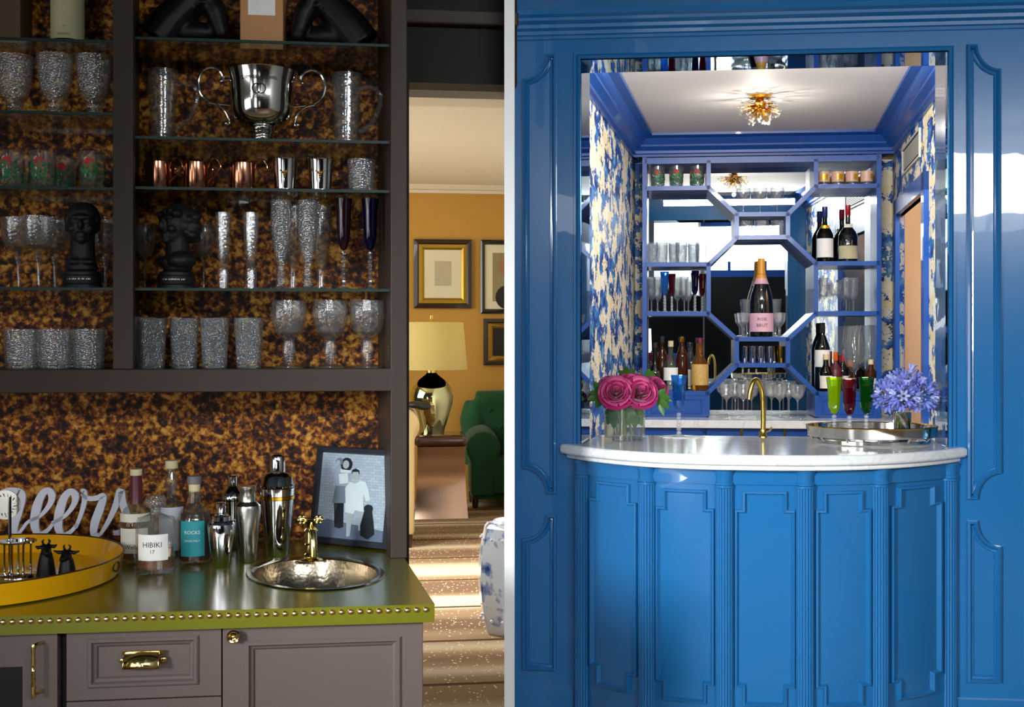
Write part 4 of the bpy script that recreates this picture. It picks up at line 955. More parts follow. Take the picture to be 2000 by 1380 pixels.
# pictures
def picture(label, x0, x1, y0, y1, fmat, fwd, mat_c, art, artbox, name='wall_picture'):
    v = VF - .004; m0 = FL.m(890, v); u0, u1 = FL.U(x0, v), FL.U(x1, v); z0, z1 = FL.Z(890, y1, v), FL.Z(890, y0, v)
    base = ((u0 + u1) / 2, v, z0); t = thing(name, label, 'picture', FL, base); w = fwd * m0
    path = [(u0, z0), (u1, z0), (u1, z1), (u0, z1)]
    def add(nm, mb, mt):
        o = shift(mb, base).obj(nm, M[mt], t, 0)
        if x1 > 985: cutmesh(o, base)
        return o
    add('frame', MB().sweep(path, [(0, 0), (0, -.03), (w * .35, -.04), (w * .5, -.03)], lambda x, y, h: (x, v + h, y)), fmat[0])
    add('frame_slip', MB().sweep(path, [(w * .5, -.03), (w * .8, -.025), (w, -.012), (w, 0)], lambda x, y, h: (x, v + h, y)), fmat[1])
    add('mat_board', MB().box(u0 + w * .9, u1 - w * .9, v - .008, v, z0 + w * .9, z1 - w * .9), mat_c)
    a = artbox; add('print', MB().box(FL.U(a[0], v), FL.U(a[1], v), v - .010, v - .0082, FL.Z(890, a[3], v), FL.Z(890, a[2], v)), art)
    return t, base, v
pbr('frame_dark', '#2a1a0c', .3, coat=.4); pbr('frame_gilt', '#a8842c', .3, metal=.8); pbr('frame_black', '#0e0c0a', .3, coat=.4)
pbr('mat_cream', '#d9cfae', .8); pbr('sketch', '#b7ab8c', .8, mottle=.25, mscale=60); pbr('portrait_ground', '#8d8258', .7, mottle=.3, mscale=6); pbr('old_painting', '#1c140c', .4, mottle=.4, mscale=8); pbr('portrait_skin', '#a26a48', .6)
picture('small sketch with wide cream mat in dark and gilt frame above the lamp', 808, 921, 468, 602, ('frame_dark', 'frame_gilt'), 20, 'mat_cream', 'sketch', (849, 881, 510, 558))
t, base, v = picture('black framed portrait print with white mat beside the small sketch', 938, 1060, 468, 612, ('frame_black', 'frame_black'), 9, 'mat_cream', 'portrait_ground', (962, 1036, 493, 588))
q = shift(MB().ball((FL.U(994, v), v - .012, FL.Z(890, 520, v)), (.09, .004, .11)), base).obj('portrait_face', M['portrait_skin'], t); cutmesh(q, base)
q = shift(MB().ball((FL.U(994, v), v - .012, FL.Z(890, 580, v)), (.13, .003, .12)), base).obj('portrait_shoulders', M['old_painting'], t); cutmesh(q, base)
picture('small dark oil painting in gilt frame under the portrait print', 944, 1040, 622, 713, ('frame_dark', 'frame_gilt'), 18, 'old_painting', 'old_painting', (966, 1018, 642, 694))
# side table
tb = FL.floor(862, 1012, 0.0); vt = tb[1]; m0 = FL.m(862, vt); base = (FL.U(862, vt), vt, .0005)
t = thing('waterfall_side_table', 'mirrored brown waterfall side table under the mercury glass lamp', 'side table', FL, base)
pbr('bronze_mirror', '#8d7361', .12, metal=1.0); pbr('brown_lacquer', '#3a1c14', .15, coat=.6)
H = 163 * m0; prof = []
for i in range(13):
    z = i / 12; prof.append((-50 - 3 * (2 * z - 1) ** 2 + 3, z))
mb = MB(); vs = []; fs = []
for i in range(13):
    z = i / 12; k = 46 + 6 * (1 - z) ** 2 + 4 * max(0, z - .8); dd = .03 * (2 * z - 1) ** 2
    for (sx, y) in ((-1, -dd), (1, -dd), (1, .42), (-1, .42)): vs.append((sx * k * m0, y, z * H * .86))
for i in range(12):
    for j in range(4): fs.append((i * 4 + j, i * 4 + (j + 1) % 4, i * 4 + 4 + (j + 1) % 4, i * 4 + 4 + j))
fs += [(3, 2, 1, 0), (48, 49, 50, 51)]
mb.add(vs, fs).obj('mirrored_body', M['bronze_mirror'], t, 60)
o = MB().box(-54 * m0, 52 * m0, -.06, .44, H * .86, H).obj('rolled_top', M['brown_lacquer'], t, 0); bevel(o, .05, 5)
# lamp
vl = vt + .2; m0 = FL.m(843, vl); base = (FL.U(843, vl), vl, H + .0015); t = thing('table_lamp', 'mercury glass table lamp with pale shade on the side table', 'lamp', FL, base)
pbr('mercury_glass', '#b9b98a', .07, metal=1.0, bump=('noise', 8, .15, .02)); 
mshade = bpy.data.materials.new('lamp_shade'); mshade.use_nodes = True; nt = mshade.node_tree; bs = nt.nodes['Principled BSDF']; bs.inputs['Base Color'].default_value = lin('#d6c98a'); bs.inputs['Roughness'].default_value = .8; bs.inputs['Subsurface Weight'].default_value = 0
tl = nt.nodes.new('ShaderNodeBsdfTranslucent'); tl.inputs[0].default_value = lin('#e0cf86'); mxx = nt.nodes.new('ShaderNodeMixShader'); mxx.inputs[0].default_value = .45
nt.links.new(bs.outputs[0], mxx.inputs[1]); nt.links.new(tl.outputs[0], mxx.inputs[2]); nt.links.new(mxx.outputs[0], nt.nodes['Material Output'].inputs[0]); M['lamp_shade'] = mshade
lathe_part('glass_base', ((0, 0), (24, 0), (25, 6), (30, 22), (40, 56), (42, 72), (38, 88), (26, 104), (12, 114), (9, 118), (8, 126), (0, 126)), m0, 'mercury_glass', t, 40)
lathe_part('collar', ((9, 117), (10, 118), (10, 123), (5, 125), (4, 140), (0, 140)), m0, 'brass', t, 20)
lathe_part('lamp_shade', ((70, 124), (62, 216), (61, 216), (69, 124)), m0, 'lamp_shade', t, 48)
lathe_part('finial', ((3, 140), (3, 220), (4.5, 224), (3, 230), (0, 231)), m0, 'brass', t, 12)
point('lamp_bulb', FL.w(base[0], base[1], base[2] + 168 * m0), 5, (1, .85, .55), .04)
# armchairs
pbr('green_velvet', '#0b4a22', .8, sheen=.15, mottle=.3, mscale=5); pbr('cream_linen', '#b59b6a', .85, mottle=.1)
v = vt + .50; m0 = FL.m(960, v); base = (FL.U(1010, v), v, .0005)
t = thing('tufted_armchair', 'deep green tufted velvet armchair beside the side table', 'armchair', FL, base)
def pv(px, py, vv): p = FL.pix(px, py, vv); return (p[0] - base[0], p[1] - base[1], p[2] - base[2])
def upto(mb, name, mat='green_velvet', voxel=.02, par=None):
    o = blob(mb, name, M[mat], par or t, voxel, 3); cutmesh(o, base); return o
b = MB()
x0, x1 = pv(908, 760, v + .55)[0], pv(1090, 760, v + .55)[0]; zt = pv(908, 762, v + .55)[2]
b.tube([(x0 + .10, .52, .35), (x0 + .08, .54, zt - .25), (x0 + .10, .55, zt - .10)], [.12, .13, .10], 14); b.tube([(x0 + .1, .54, zt - .11), (x1, .55, zt - .10)], .11, 14)
b.box(x0 + .06, x1, .45, .57, .15, zt - .12); bk = upto(b, 'backrest')
sp = MB()
for i in range(4):
    for j in range(3): sp.ball((x0 + .22 + i * .2 + (j % 2) * .1, .44, zt - .18 - j * .16), (.02, .012, .02), 10, 6)
upto(sp, 'tufting_buttons', 'green_velvet', .006, bk)
b = MB(); xa = pv(903, 860, v)[0]; za = pv(903, 842, v)[2]
b.tube([(xa + .19, .0, za - .16), (xa + .19, .5, za - .12)], .155, 18); b.box(xa + .08, xa + .30, .02, .5, .12, za - .1); upto(b, 'arm')
b = MB(); b.box(xa + .28, x1, .0, .46, .14, .44); upto(b, 'seat_cushion')
mbx = MB().box(xa + .1, x1, .05, .55, .08, .2).obj('skirt', M['green_velvet'], t, 0); cutmesh(mbx, base)
for dx, dy in ((.12, .08), (.12, .5)):
    o = MB().lathe([(0, 0), (.025, 0), (.035, .1), (0, .1)], 10, (xa + dx, dy, 0)).obj('leg', M['brown_lacquer'], t)
v2_ = 9.0; base = (FL.U(770, v2_), v2_, .0005); t = thing('linen_armchair', 'cream linen armchair mostly hidden by the dark end panel', 'armchair', FL, base)
xr = FL.U(826, v2_) - base[0]; zq = FL.Z(820, 800, v2_)
b = MB(); b.tube([(xr - .14, 0, zq - .12), (xr - .14, .7, zq - .10)], .12, 16); b.box(xr - .24, xr - .06, .0, .7, .1, zq - .1); blob(b, 'arm', M['cream_linen'], t, .02, 3)
b = MB(); b.box(xr - .95, xr - .2, .0, .75, .12, .42); b.box(xr - .95, xr - .15, .6, .85, .2, .95); blob(b, 'seat_and_back', M['cream_linen'], t, .025, 3)
for dx, dy in ((xr - .1, .05), (xr - .9, .05), (xr - .1, .65), (xr - .9, .65)): MB().lathe([(0, 0), (.02, 0), (.03, .13), (0, .13)], 10, (dx, dy, 0)).obj('leg', M['brown_lacquer'], t)
v3 = 8.95; base = (FL.U(826, v3), v3, zq + .003); o = MB(); o.ball((0, .1, .02), (.07, .1, .028)); o.ball((.06, .06, .01), (.06, .06, .03)); o = blob(o, 'folded_throw', M['soft_black'], None, .008, 2)
tag(o, 'small black folded throw on the linen armchair arm', 'throw'); put(o, FL, FL.U(812, v3 + .2), v3 + .2, zq + .004)
# garden stool
gs = FL.floor(1000, 1232, 0.0); vg = gs[1]; m0 = FL.m(1000, vg); base = (FL.U(1000, vg), vg, .0005)
t = thing('garden_stool', 'white ceramic garden stool with blue flowers, faceted barrel sides', 'stool', FL, base)
pbr('white_ceramic', '#d5dde6', .12, coat=.6)
def bluewhite():
    m = bpy.data.materials.new('blue_flowers'); m.use_nodes = True; nt = m.node_tree; b = nt.nodes['Principled BSDF']; L = nt.links
    tc = nt.nodes.new('ShaderNodeTexCoord'); n = nt.nodes.new('ShaderNodeTexNoise'); n.inputs['Scale'].default_value = 11; n.inputs['Detail'].default_value = 5; L.new(tc.outputs['Object'], n.inputs[0])
    r = ramp(nt, [(.52, '#d5dde6'), (.58, '#8fa4cc'), (.68, '#2e4684')]); L.new(n.outputs['Fac'], r.inputs[0]); L.new(r.outputs[0], b.inputs['Base Color']); b.inputs['Roughness'].default_value = .12; b.inputs['Coat Weight'].default_value = .6; M['blue_flowers'] = m
bluewhite()
o = MB().lathe([(a * m0, b * m0) for a, b in ((0, 0), (52, 0), (56, 8), (66, 60), (70, 110), (66, 160), (56, 205), (50, 212), (0, 214))], 8, (0, 0, 0), .42).obj('barrel', M['blue_flowers'], t, 20); cutmesh(o, base)
o = MB().lathe([(a * m0, b * m0) for a, b in ((0, 213), (40, 213), (36, 218), (0, 219))], 24).obj('painted_top', M['blue_flowers'], t); cutmesh(o, base)
sp = MB()
for j in (30, 185):
    for i in range(16):
        a = 2 * math.pi * i / 16; r_ = (61 if j == 30 else 60.5) * m0; sp.ball((r_ * math.cos(a), r_ * math.sin(a), j * m0), 3.4 * m0, 8, 6)
o = sp.obj('raised_bosses', M['white_ceramic'], t); cutmesh(o, base)
# ================================================================ PLACE TWO: the blue lacquered bar
VA = 4.45                                    # face of the blue wall
cen = lambda v: FR.U(1485, v)                # middle axis of the bar and its alcove
zf = lambda py, v=VA: FR.Z(1485, py, v)
uf = lambda px, v=VA: FR.U(px, v)
BL = M['lacquer_blue']; NB = M['niche_blue']
# dividing wall between the two places
rxd = (995 - PX) / F; dv = Vector((rxd, 1, 0)).normalized(); hw_ = 10 / F * 3.9
ang = math.atan2(-dv.x, dv.y)
o = MB().box(-hw_, hw_, 3.9, 12.7, 0, 3.3).obj('wall_divider', M['white_paint'], None, 0); o.rotation_euler = (0, 0, ang); tag(o, kind='structure')
o = MB().box(-.05, .05, -2.6, 1.85, 2.12, 3.3).obj('added_light_blocker', M['white_paint'], None, 0); o.rotation_euler = (0, 0, ang); o.location = (-.04, 0, 0); tag(o, kind='structure')  # added out of view to keep window light off the upper dark cabinet
# ---- blue wall with opening
zo = zf(108); wl = uf(1003); wr = 4.2
ol, orr = uf(1134), uf(1852)
wall = struct('wall_front', MB().box(wl, ol, VA, VA + .22, 0, 3.2).box(orr, wr, VA, VA + .22, 0, 3.2).box(ol, orr, VA, VA + .22, zo, 3.2), BL, FR)
# opening: bar below it is closed by the bar itself
MB().sweep([(ol, 1.0), (ol, zo), (orr, zo), (orr, 1.0)], [(.0, .004), (0, -.012), (.005, -.016), (.010, -.014), (.013, -.006), (.017, -.010), (.024, -.010), (.026, 0)], lambda x, y, h: (x, VA + h, y), False).obj('opening_casing', BL, wall, 40)
k = cen(1.0)
jl = MB().box(ol, ol + .003, VA + .001, VA + .22, 1.0, zo, k); jl.obj('jamb_panel', M['jamb_mirror'], wall, 0)
jr = MB().box(orr - .003, orr, VA + .001, VA + .22, 1.0, zo, k); jr.obj('jamb_panel', M['jamb_mirror'], wall, 0)
MB().box(ol + .003, orr - .003, VA + .001, VA + .22, zo - .003, zo, k).obj('soffit_panel', M['jamb_mirror'], wall, 0)
# crown
zc0 = zf(68); zs = lambda a: zc0 + a
cp = [(0, zs(0)), (-.012, zs(0)), (-.014, zs(.010)), (-.022, zs(.014)), (-.024, zs(.026)), (-.038, zs(.034)), (-.040, zs(.046)), (-.058, zs(.056)), (-.060, zs(.066)), (-.075, zs(.074)), (-.080, zs(.09)), (-.11, zs(.12)), (-.11, zs(.30)), (0, zs(.30))]
MB().prism(cp, lambda a, b: (wl, VA + a, b), lambda a, b: (wr, VA + a, b)).obj('crown_moulding', BL, wall, 25)
# applied panel mouldings with scooped corners
PROF = [(-.003, 0), (-.001, -.016), (.006, -.020), (.011, -.012), (.013, -.003), (.020, -.006), (.023, 0)]
def arc(cx, cy, rx, ry, a0, a1, n=9): return [(cx + rx * math.cos(R(a0 + (a1 - a0) * i / n)), cy + ry * math.sin(R(a0 + (a1 - a0) * i / n))) for i in range(n + 1)]
def scoop(mir, y0, y1, bottom_scoop):
    # photo pixels, listed counter-clockwise seen from the room
    p = []
    if bottom_scoop: p += arc(1022, y1, 46, 50, -90, 0)
    else: p += [(1022, y1)]
    p += [(1086, y1), (1086, y0)] + arc(1022, y0, 46, 48, 0, 90)
    if mir: p = [(2975 - x, y) for x, y in p][::-1]
    q = [(uf(x), zf(y)) for x, y in p]
    return q
for mir in (0, 1):
    for (y0, y1, bs) in ((98, 968, True), (1011, 1318, False)):
        MB().sweep(scoop(mir, y0, y1, bs), PROF, lambda x, y, h: (x, VA + h, y)).obj('panel_moulding', BL, wall, 35)
bz = zf(1352); MB().box(wl, uf(1120), VA - .012, VA, 0, bz).obj('plinth_board', BL, wall, 0); MB().box(uf(1862), wr, VA - .012, VA, 0, bz).obj('plinth_board', BL, wall, 0)

# ---- bar counter
ZB = ZC - (886 - PY) / F * 4.073
def vtop(x, w=.722): return 4.073 + .37 * min(1, abs(x) / w) ** 2.6
def outline(ins, n=48):
    w = .722 - ins; f = [(x, vtop(x * .722 / w) + ins) for x in [-w + 2 * w * i / n for i in range(n + 1)]]
    pts = [(cen(v) + x, v) for x, v in f]
    return pts + [(orr - .004 if ins == 0 else orr - .006, VA - .0005), (orr - .006 + k * .4, 4.86), (ol + .006 + k * .4, 4.86), (ol + .004, VA - .0005)]
cb = (cen(4.4), 4.4, ZB - .053)
bt = thing('marble_bar_top', 'white marble bow-fronted bar top with stepped edge', 'countertop', FR, cb)
def slab(ins, z0, z1, name, bv):
    pts = outline(ins); n = len(pts)
    o = shift(MB().prism(pts, lambda a, b: (a, b, z0), lambda a, b: (a, b, z1)), cb).obj(name, M['marble'], bt, 30); bevel(o, bv, 3); return o
slab(0, ZB - .036, ZB, 'top_slab', .010); slab(.018, ZB - .053, ZB - .0355, 'lower_moulding', .006)
# ---- bar front
bb = (cen(4.4), 4.3, 0.0)
bar = thing('bow_front_bar', 'bow-fronted blue lacquered bar with fluted half columns and stepped panels', 'bar', FR, bb)
def vb(x): return vtop(x) + .085
def sf(x, z, h=0.0):
    e = .004; a = Vector((cen(vb(x - e)) + x - e, vb(x - e))); b = Vector((cen(vb(x + e)) + x + e, vb(x + e))); d = (b - a).normalized(); nrm = Vector((-d.y, d.x))
    p = (a + b) / 2 + nrm * h; return (p.x - bb[0], p.y - bb[1], z - bb[2])
XE = .668
zp = lambda py: zf(py, 4.2)
xs_ = [-XE + 2 * XE * i / 60 for i in range(61)]
ztopb = ZB - .054
cols_px = (1139, 1264, 1415, 1572, 1718, 1852)
colx = []
for p in cols_px:
    x = 0.0
    for _ in range(12): x = FR.U(p, vb(x)) - cen(vb(x))
    colx.append(max(-XE + .012, min(XE - .012, x)))
zfr = zp(943)
mb = MB(); vs = []
for x in xs_: vs += [sf(x, zfr, -.010), sf(x, ztopb, -.010), sf(x, ztopb, .05), sf(x, zfr, .05)]
fs = []
for i in range(60):
    for j in range(4): fs.append((i * 4 + j, i * 4 + (j + 1) % 4, i * 4 + 4 + (j + 1) % 4, i * 4 + 4 + j))
mb.add(vs, fs).obj('frieze', BL, bar, 30)
for i in range(5):
    xa, xb = colx[i] + .012, colx[i + 1] - .012; n = 10; vs = []; fs = []
    X = [xa + (xb - xa) * q / n for q in range(n + 1)]
    for x in X: vs += [sf(x, 0.0, 0), sf(x, zfr, 0), sf(x, zfr, .03), sf(x, 0.0, .03)]
    for q in range(n):
        for j in range(4): fs.append((q * 4 + j, q * 4 + (j + 1) % 4, q * 4 + 4 + (j + 1) % 4, q * 4 + 4 + j))
    pn = MB().add(vs, fs).obj('panel', BL, bar, 30)
    a, b = xa + .026, xb - .026; st = .026; sh = .062; z1 = zp(958 if 0 < i < 4 else 955); z0 = zp(1368)
    path = [(a + st, z0), (b - st, z0), (b - st, z0 + sh), (b, z0 + sh), (b, z1 - sh), (b - st, z1 - sh), (b - st, z1), (a + st, z1), (a + st, z1 - sh), (a, z1 - sh), (a, z0 + sh), (a + st, z0 + sh)]
    dense = []
    for q in range(len(path)):
        p, r = path[q], path[(q + 1) % len(path)]; dense.append(p)
        if abs(p[1] - r[1]) < 1e-6 and abs(p[0] - r[0]) > .05: dense += [(p[0] + (r[0] - p[0]) * w / 4, p[1]) for w in (1, 2, 3)]
    MB().sweep(dense, [(-.005, 0), (-.003, -.012), (.003, -.014), (.006, -.006), (.009, .0005)], lambda x, z, h: sf(x, z, h)).obj('panel_moulding', BL, pn, 20)
for i, x in enumerate(colx):
    p = sf(x, 0, .001); r = .034
    c = MB().lathe([(r, 0), (r, .12), (r * .94, .125), (r * .94, zfr - .012), (r, zfr - .010), (r, zfr - .002)], 144, (p[0], p[1], 0), 0, lambda rr, a, z: rr * (1 - .13 * (1 - abs(math.cos(a * 9)) ** .5)) if .1 < z < zfr - .011 else rr).obj('column', BL, bar, 30)
    MB().lathe([(r * .98, zfr - .001), (r * 1.0, zfr + .006), (r * .9, zfr + .010), (r * .92, zfr + .03), (r * 1.1, ztopb - .006), (r * 1.12, ztopb)], 40, (p[0], p[1], 0)).obj('capital', BL, c, 40)
# ---- alcove shell
HL, HR_, VBK, ZCE, ZCB = .775, .80, 7.72, 2.76, 2.635
def lw(v, e=0.0): return cen(v) - HL - e
def rw(v, e=0.0): return cen(v) + HR_ + e
def seg(fn, sgn, v0, v1, z0, z1, th=.025):
    a, b = fn(v0), fn(v1); e = sgn * th; return MB().hexa([(a, v0, z0), (a + e, v0, z0), (b + e, v1, z0), (b, v1, z0), (a, v0, z1), (a + e, v0, z1), (b + e, v1, z1), (b, v1, z1)])
LP = M['leafpaper']
struct('wall_left', seg(lw, -1, VA + .22, VBK + .1, 0, ZCE + .05), LP, FR)
VD0, VD1, ZD = 6.15, 7.30, 2.25
q = seg(rw, 1, VA + .22, VD0, 0, ZCE + .05); q2 = seg(rw, 1, VD1, VBK + .1, 0, ZCE + .05); q3 = seg(rw, 1, VD0, VD1, ZD, ZCE + .05)
for e_ in (q2, q3): q.add(e_.v, e_.f)
struct('wall_right', q, LP, FR)
struct('wall_rear', MB().box(lw(VBK), rw(VBK), VBK, VBK + .1, 0, ZCE + .05), LP, FR)
q = MB().hexa([(lw(VA + .22) - .05, VA + .22, ZCE), (rw(VA + .22) + .05, VA + .22, ZCE), (rw(VBK) + .05, VBK + .1, ZCE), (lw(VBK) - .05, VBK + .1, ZCE), (lw(VA + .22) - .05, VA + .22, ZCE + .08), (rw(VA + .22) + .05, VA + .22, ZCE + .08), (rw(VBK) + .05, VBK + .1, ZCE + .08), (lw(VBK) - .05, VBK + .1, ZCE + .08)])
struct('ceiling', q, M['ceiling_pale'], FR)
vcb = 7.50
cpath = [(rw(VA + .23) - .001, VA + .23), (rw(vcb) - .001, vcb), (lw(vcb) + .001, vcb), (lw(VA + .23) + .001, VA + .23)]
cprof = [(0, ZCB), (.012, ZCB), (.014, ZCB + .014), (.028, ZCB + .018), (.030, ZCB + .034), (.05, ZCB + .05), (.06, ZCB + .056), (.062, ZCB + .066), (.09, ZCB + .09), (.094, ZCB + .10), (.135, ZCB + .112), (.137, ZCE), (0, ZCE)]
o = MB().sweep(cpath, cprof, lambda x, y, h: (x, y, h), False).obj('trim_5', NB, None, 30); put(o, FR, 0, 0, 0); tag(o, kind='structure')
# front cornice return with scooped corners
struct('floor', MB().box(-2.0, 4.6, -3.0, 9.0, -.06, -.052), M['oak_floor'], FR)
# door and vent on the right wall
df = MB()
for (v0, v1, z0, z1) in ((VD0 - .10, VD0, 0, ZD + .09), (VD1, VD1 + .10, 0, ZD + .09), (VD0 - .10, VD1 + .10, ZD, ZD + .09)):
    a, b = rw(v0), rw(v1); df.hexa([(a - .025, v0, z0), (a + .028, v0, z0), (b + .028, v1, z0), (b - .025, v1, z0), (a - .025, v0, z1), (a + .028, v0, z1), (b + .028, v1, z1), (b - .025, v1, z1)])
o = struct('door_1', df, NB, FR)
va, vbb = 5.6, 8.4
w2 = struct('wall_passage', MB().box(rw(7) + .62, rw(7) + .72, va, vbb, 0, 2.9), M['peach'], FR)
MB().box(rw(7) - .02, rw(7) + .72, 8.0, 8.1, 0, 2.9).obj('end_wall', M['peach'], w2, 0)
for (v0, v1) in ((6.6, 7.15), (7.3, 7.9)):
    MB().sweep([(v1, .2), (v0, .2), (v0, 2.1), (v1, 2.1)], [(0, 0), (0, -.02), (.03, -.03), (.06, -.01), (.07, -.01), (.075, 0)], lambda x, y, h: (rw(7) + .62 + h, x, y)).obj('panel_moulding', M['peach'], w2, 20)
point('passage_lamp', FR.w(rw(6.7) + .3, 6.7, 2.5), 26, (1, .80, .62), .08)
v0, v1 = 6.35, 7.08; z0, z1 = 2.46, 2.585
base = (rw(6.7), 6.7, z0); t = thing('air_vent', 'white louvred air vent on the papered wall above the door', 'vent', FR, base)
pbr('vent_white', '#c9c7b8', .5)
rwk = (rw(v1) - rw(v0)) / (v1 - v0)
vp = lambda v, z, h: (rw(v) + h - base[0], v - base[1], z - base[2])
MB().sweep([(v1, z0), (v0, z0), (v0, z1), (v1, z1)], [(0, -.0005), (0, -.012), (.012, -.012), (.012, -.0005)], vp).obj('frame', M['vent_white'], t, 0)
MB().add([vp(v0, z0, -.0008), vp(v1, z0, -.0008), vp(v1, z1, -.0008), vp(v0, z1, -.0008)], [(0, 1, 2, 3)]).obj('backing', M['black_gap'], t, 0)
for i in range(9):
    z = z0 + .014 + i * .0115
    MB().add([vp(v0 + .01, z, -.008), vp(v1 - .01, z, -.008), vp(v1 - .01, z + .0065, -.0085), vp(v0 + .01, z + .0065, -.0085)], [(0, 1, 2, 3)]).obj('louvre', M['vent_white'], t, 0)
# ceiling light
vl = 6.28; base = (cen(vl), vl, ZCE - .0005); t = thing('starburst_ceiling_light', 'brass and crystal starburst flush ceiling light', 'ceiling light', FR, base)
rnd = random.Random(3); g = MB(); cr = MB(); st2 = MB()
MB().lathe([(0, 0), (.055, 0), (.055, -.012), (.02, -.02), (0, -.02)], 24).obj('canopy', M['gold'], t); 
MB().ball((0, 0, -.045), .032, 16, 10).obj('hub', M['gold'], t)
for i in range(90):
    a = rnd.uniform(0, 2 * math.pi); el_ = -math.asin(rnd.uniform(-.1, 1)); ln = rnd.uniform(.085, .125)
    d = Vector((math.cos(a) * math.cos(el_), math.sin(a) * math.cos(el_), math.sin(el_) * .85)); p = Vector((0, 0, -.045)) + d * ln
    if p.z > -.012: p.z = -.014
    g.tube([(0, 0, -.045), p], .0013, 4); cr.ball(p, rnd.uniform(.005, .008), 7, 5)
    if i % 3 == 0: st2.tube([Vector((0, 0, -.045)) + d * .02, Vector((0, 0, -.045)) + d * ln * .62], [.004, .0065], 6)
point('starburst_bulb', FR.w(base[0], base[1], base[2] - .175), 5, (1, .93, .84), .012)
g.obj('brass_rays', M['gold'], t, 0)['kind'] = 'stuff'; cr.obj('crystal_drops', M['cut_glass'], t)['kind'] = 'stuff'; st2.obj('gilt_petals', M['gold'], t)['kind'] = 'stuff'
# ---- back bar shelving with mirror
VS, VSB = 7.46, 7.695
base = (cen(VS), VS, 0.0)
zsf = lambda py: FR.Z(1485, py, VS); usf = lambda px: FR.U(px, VS)
zbc = ZC - (819 - PY) / F * 7.2          # back counter top
m_ = MB().box(usf(1256), usf(1722), VSB + .002, VSB + .012, zbc + .001, ZCB + .01)
bo = ((usf(1256) + usf(1722)) / 2, VSB + .002, zbc + .001)
o = shift(m_, bo).obj('wall_mirror', M['mirror'], None, 0); tag(o, 'large plain mirror behind the blue geometric shelving', 'mirror'); put(o, FR, *bo)
sh_ = thing('geometric_shelving', 'royal blue back bar shelving with octagonal centre opening', 'shelving', FR, (base[0], base[1], zbc + .001)); sb = (base[0], base[1], zbc + .001)
mS = FR.m(1485, VS)
def board(p0, p1, name='shelf_board', th=8.5, ext=0.5):
    a = Vector((usf(p0[0]), zsf(p0[1]))); b = Vector((usf(p1[0]), zsf(p1[1]))); d = (b - a).normalized(); nn = Vector((-d.y, d.x)) * th * mS / 2; a = a - d * th * mS * ext * .5; b = b + d * th * mS * ext * .5
    q = [a - nn, b - nn, b + nn, a + nn]; vs = [(p.x, VS, p.y) for p in q] + [(p.x, VSB, p.y) for p in q]
    shift(MB().add(vs, [(0, 1, 2, 3), (7, 6, 5, 4), (0, 4, 5, 1), (1, 5, 6, 2), (2, 6, 7, 3), (3, 7, 4, 0)]), sb).obj(name, NB, sh_, 0)
board((1259, 306), (1259, 812), 'upright', 9); board((1717, 306), (1717, 812), 'upright', 9)
board((1262, 311), (1715, 311), 'top_rail', 12)
for mx in (0, 1):
    X = (lambda x: 2978 - x) if mx else (lambda x: x)
    def B(a, b, n='shelf_board'):
        p, q = (X(a[0]), a[1]), (X(b[0]), b[1]); board(*((q, p) if mx else (p, q)), n)
    B((1384, 314), (1384, 365), 'partition'); B((1262, 365), (1384, 365)); B((1384, 365), (1439, 418), 'diagonal_board'); B((1439, 418), (1439, 463), 'partition')
    B((1439, 463), (1384, 515), 'diagonal_board'); B((1262, 515), (1384, 515)); B((1384, 515), (1384, 612), 'partition'); B((1262, 612), (1384, 612)); B((1384, 612), (1439, 662), 'diagonal_board')
    B((1439, 662), (1439, 713), 'partition'); B((1439, 713), (1382, 768), 'diagonal_board'); B((1262, 768), (1382, 768)); B((1382, 768), (1382, 811), 'partition')
    x0, x1 = sorted((X(1264), X(1379))); u0, u1 = usf(x0), usf(x1); z0, z1 = zbc + .001, zsf(772)
    dd = shift(MB().box(u0, u1, VS + .004, VSB, z0, z1), sb).obj('drawer', NB, sh_, 0)
    shift(MB().sweep([(u0 + .02, z0 + .02), (u1 - .02, z0 + .02), (u1 - .02, z1 - .02), (u0 + .02, z1 - .02)], [(0, .004), (.002, -.002), (.008, -.002), (.011, .0035)], lambda x, y, h: (x, VS + h, y)), sb).obj('drawer_moulding', NB, dd, 0)
for y in (418, 463, 662, 713): board((1439, y), (1539, y))
# ---- back counter
vbc = 7.2; cb2 = (cen(vbc), vbc, zbc - .045)
o = shift(MB().hexa([(lw(vbc) + .001, vbc, zbc - .045), (rw(vbc) - .001, vbc, zbc - .045), (rw(VBK) - .001, VBK - .001, zbc - .045), (lw(VBK) + .001, VBK - .001, zbc - .045), (lw(vbc) + .001, vbc, zbc), (rw(vbc) - .001, vbc, zbc), (rw(VBK) - .001, VBK - .001, zbc), (lw(VBK) + .001, VBK - .001, zbc)]), cb2).obj('back_counter', M['marble'], None, 0)
tag(o, 'white marble back counter under the blue shelving', 'countertop'); put(o, FR, *cb2)
vcc = vbc + .03; cb3 = (cen(vcc), vcc, 0); t = thing('back_bar_cabinet', 'royal blue base cabinet with brass latches under the back counter', 'cabinet', FR, cb3)
shift(MB().hexa([(lw(vcc) + .002, vcc + .02, 0), (rw(vcc) - .002, vcc + .02, 0), (rw(VBK) - .002, VBK - .001, 0), (lw(VBK) + .002, VBK - .001, 0), (lw(vcc) + .002, vcc + .02, zbc - .046), (rw(vcc) - .002, vcc + .02, zbc - .046), (rw(VBK) - .002, VBK - .001, zbc - .046), (lw(VBK) + .002, VBK - .001, zbc - .046)]), cb3).obj('carcass', NB, t, 0)
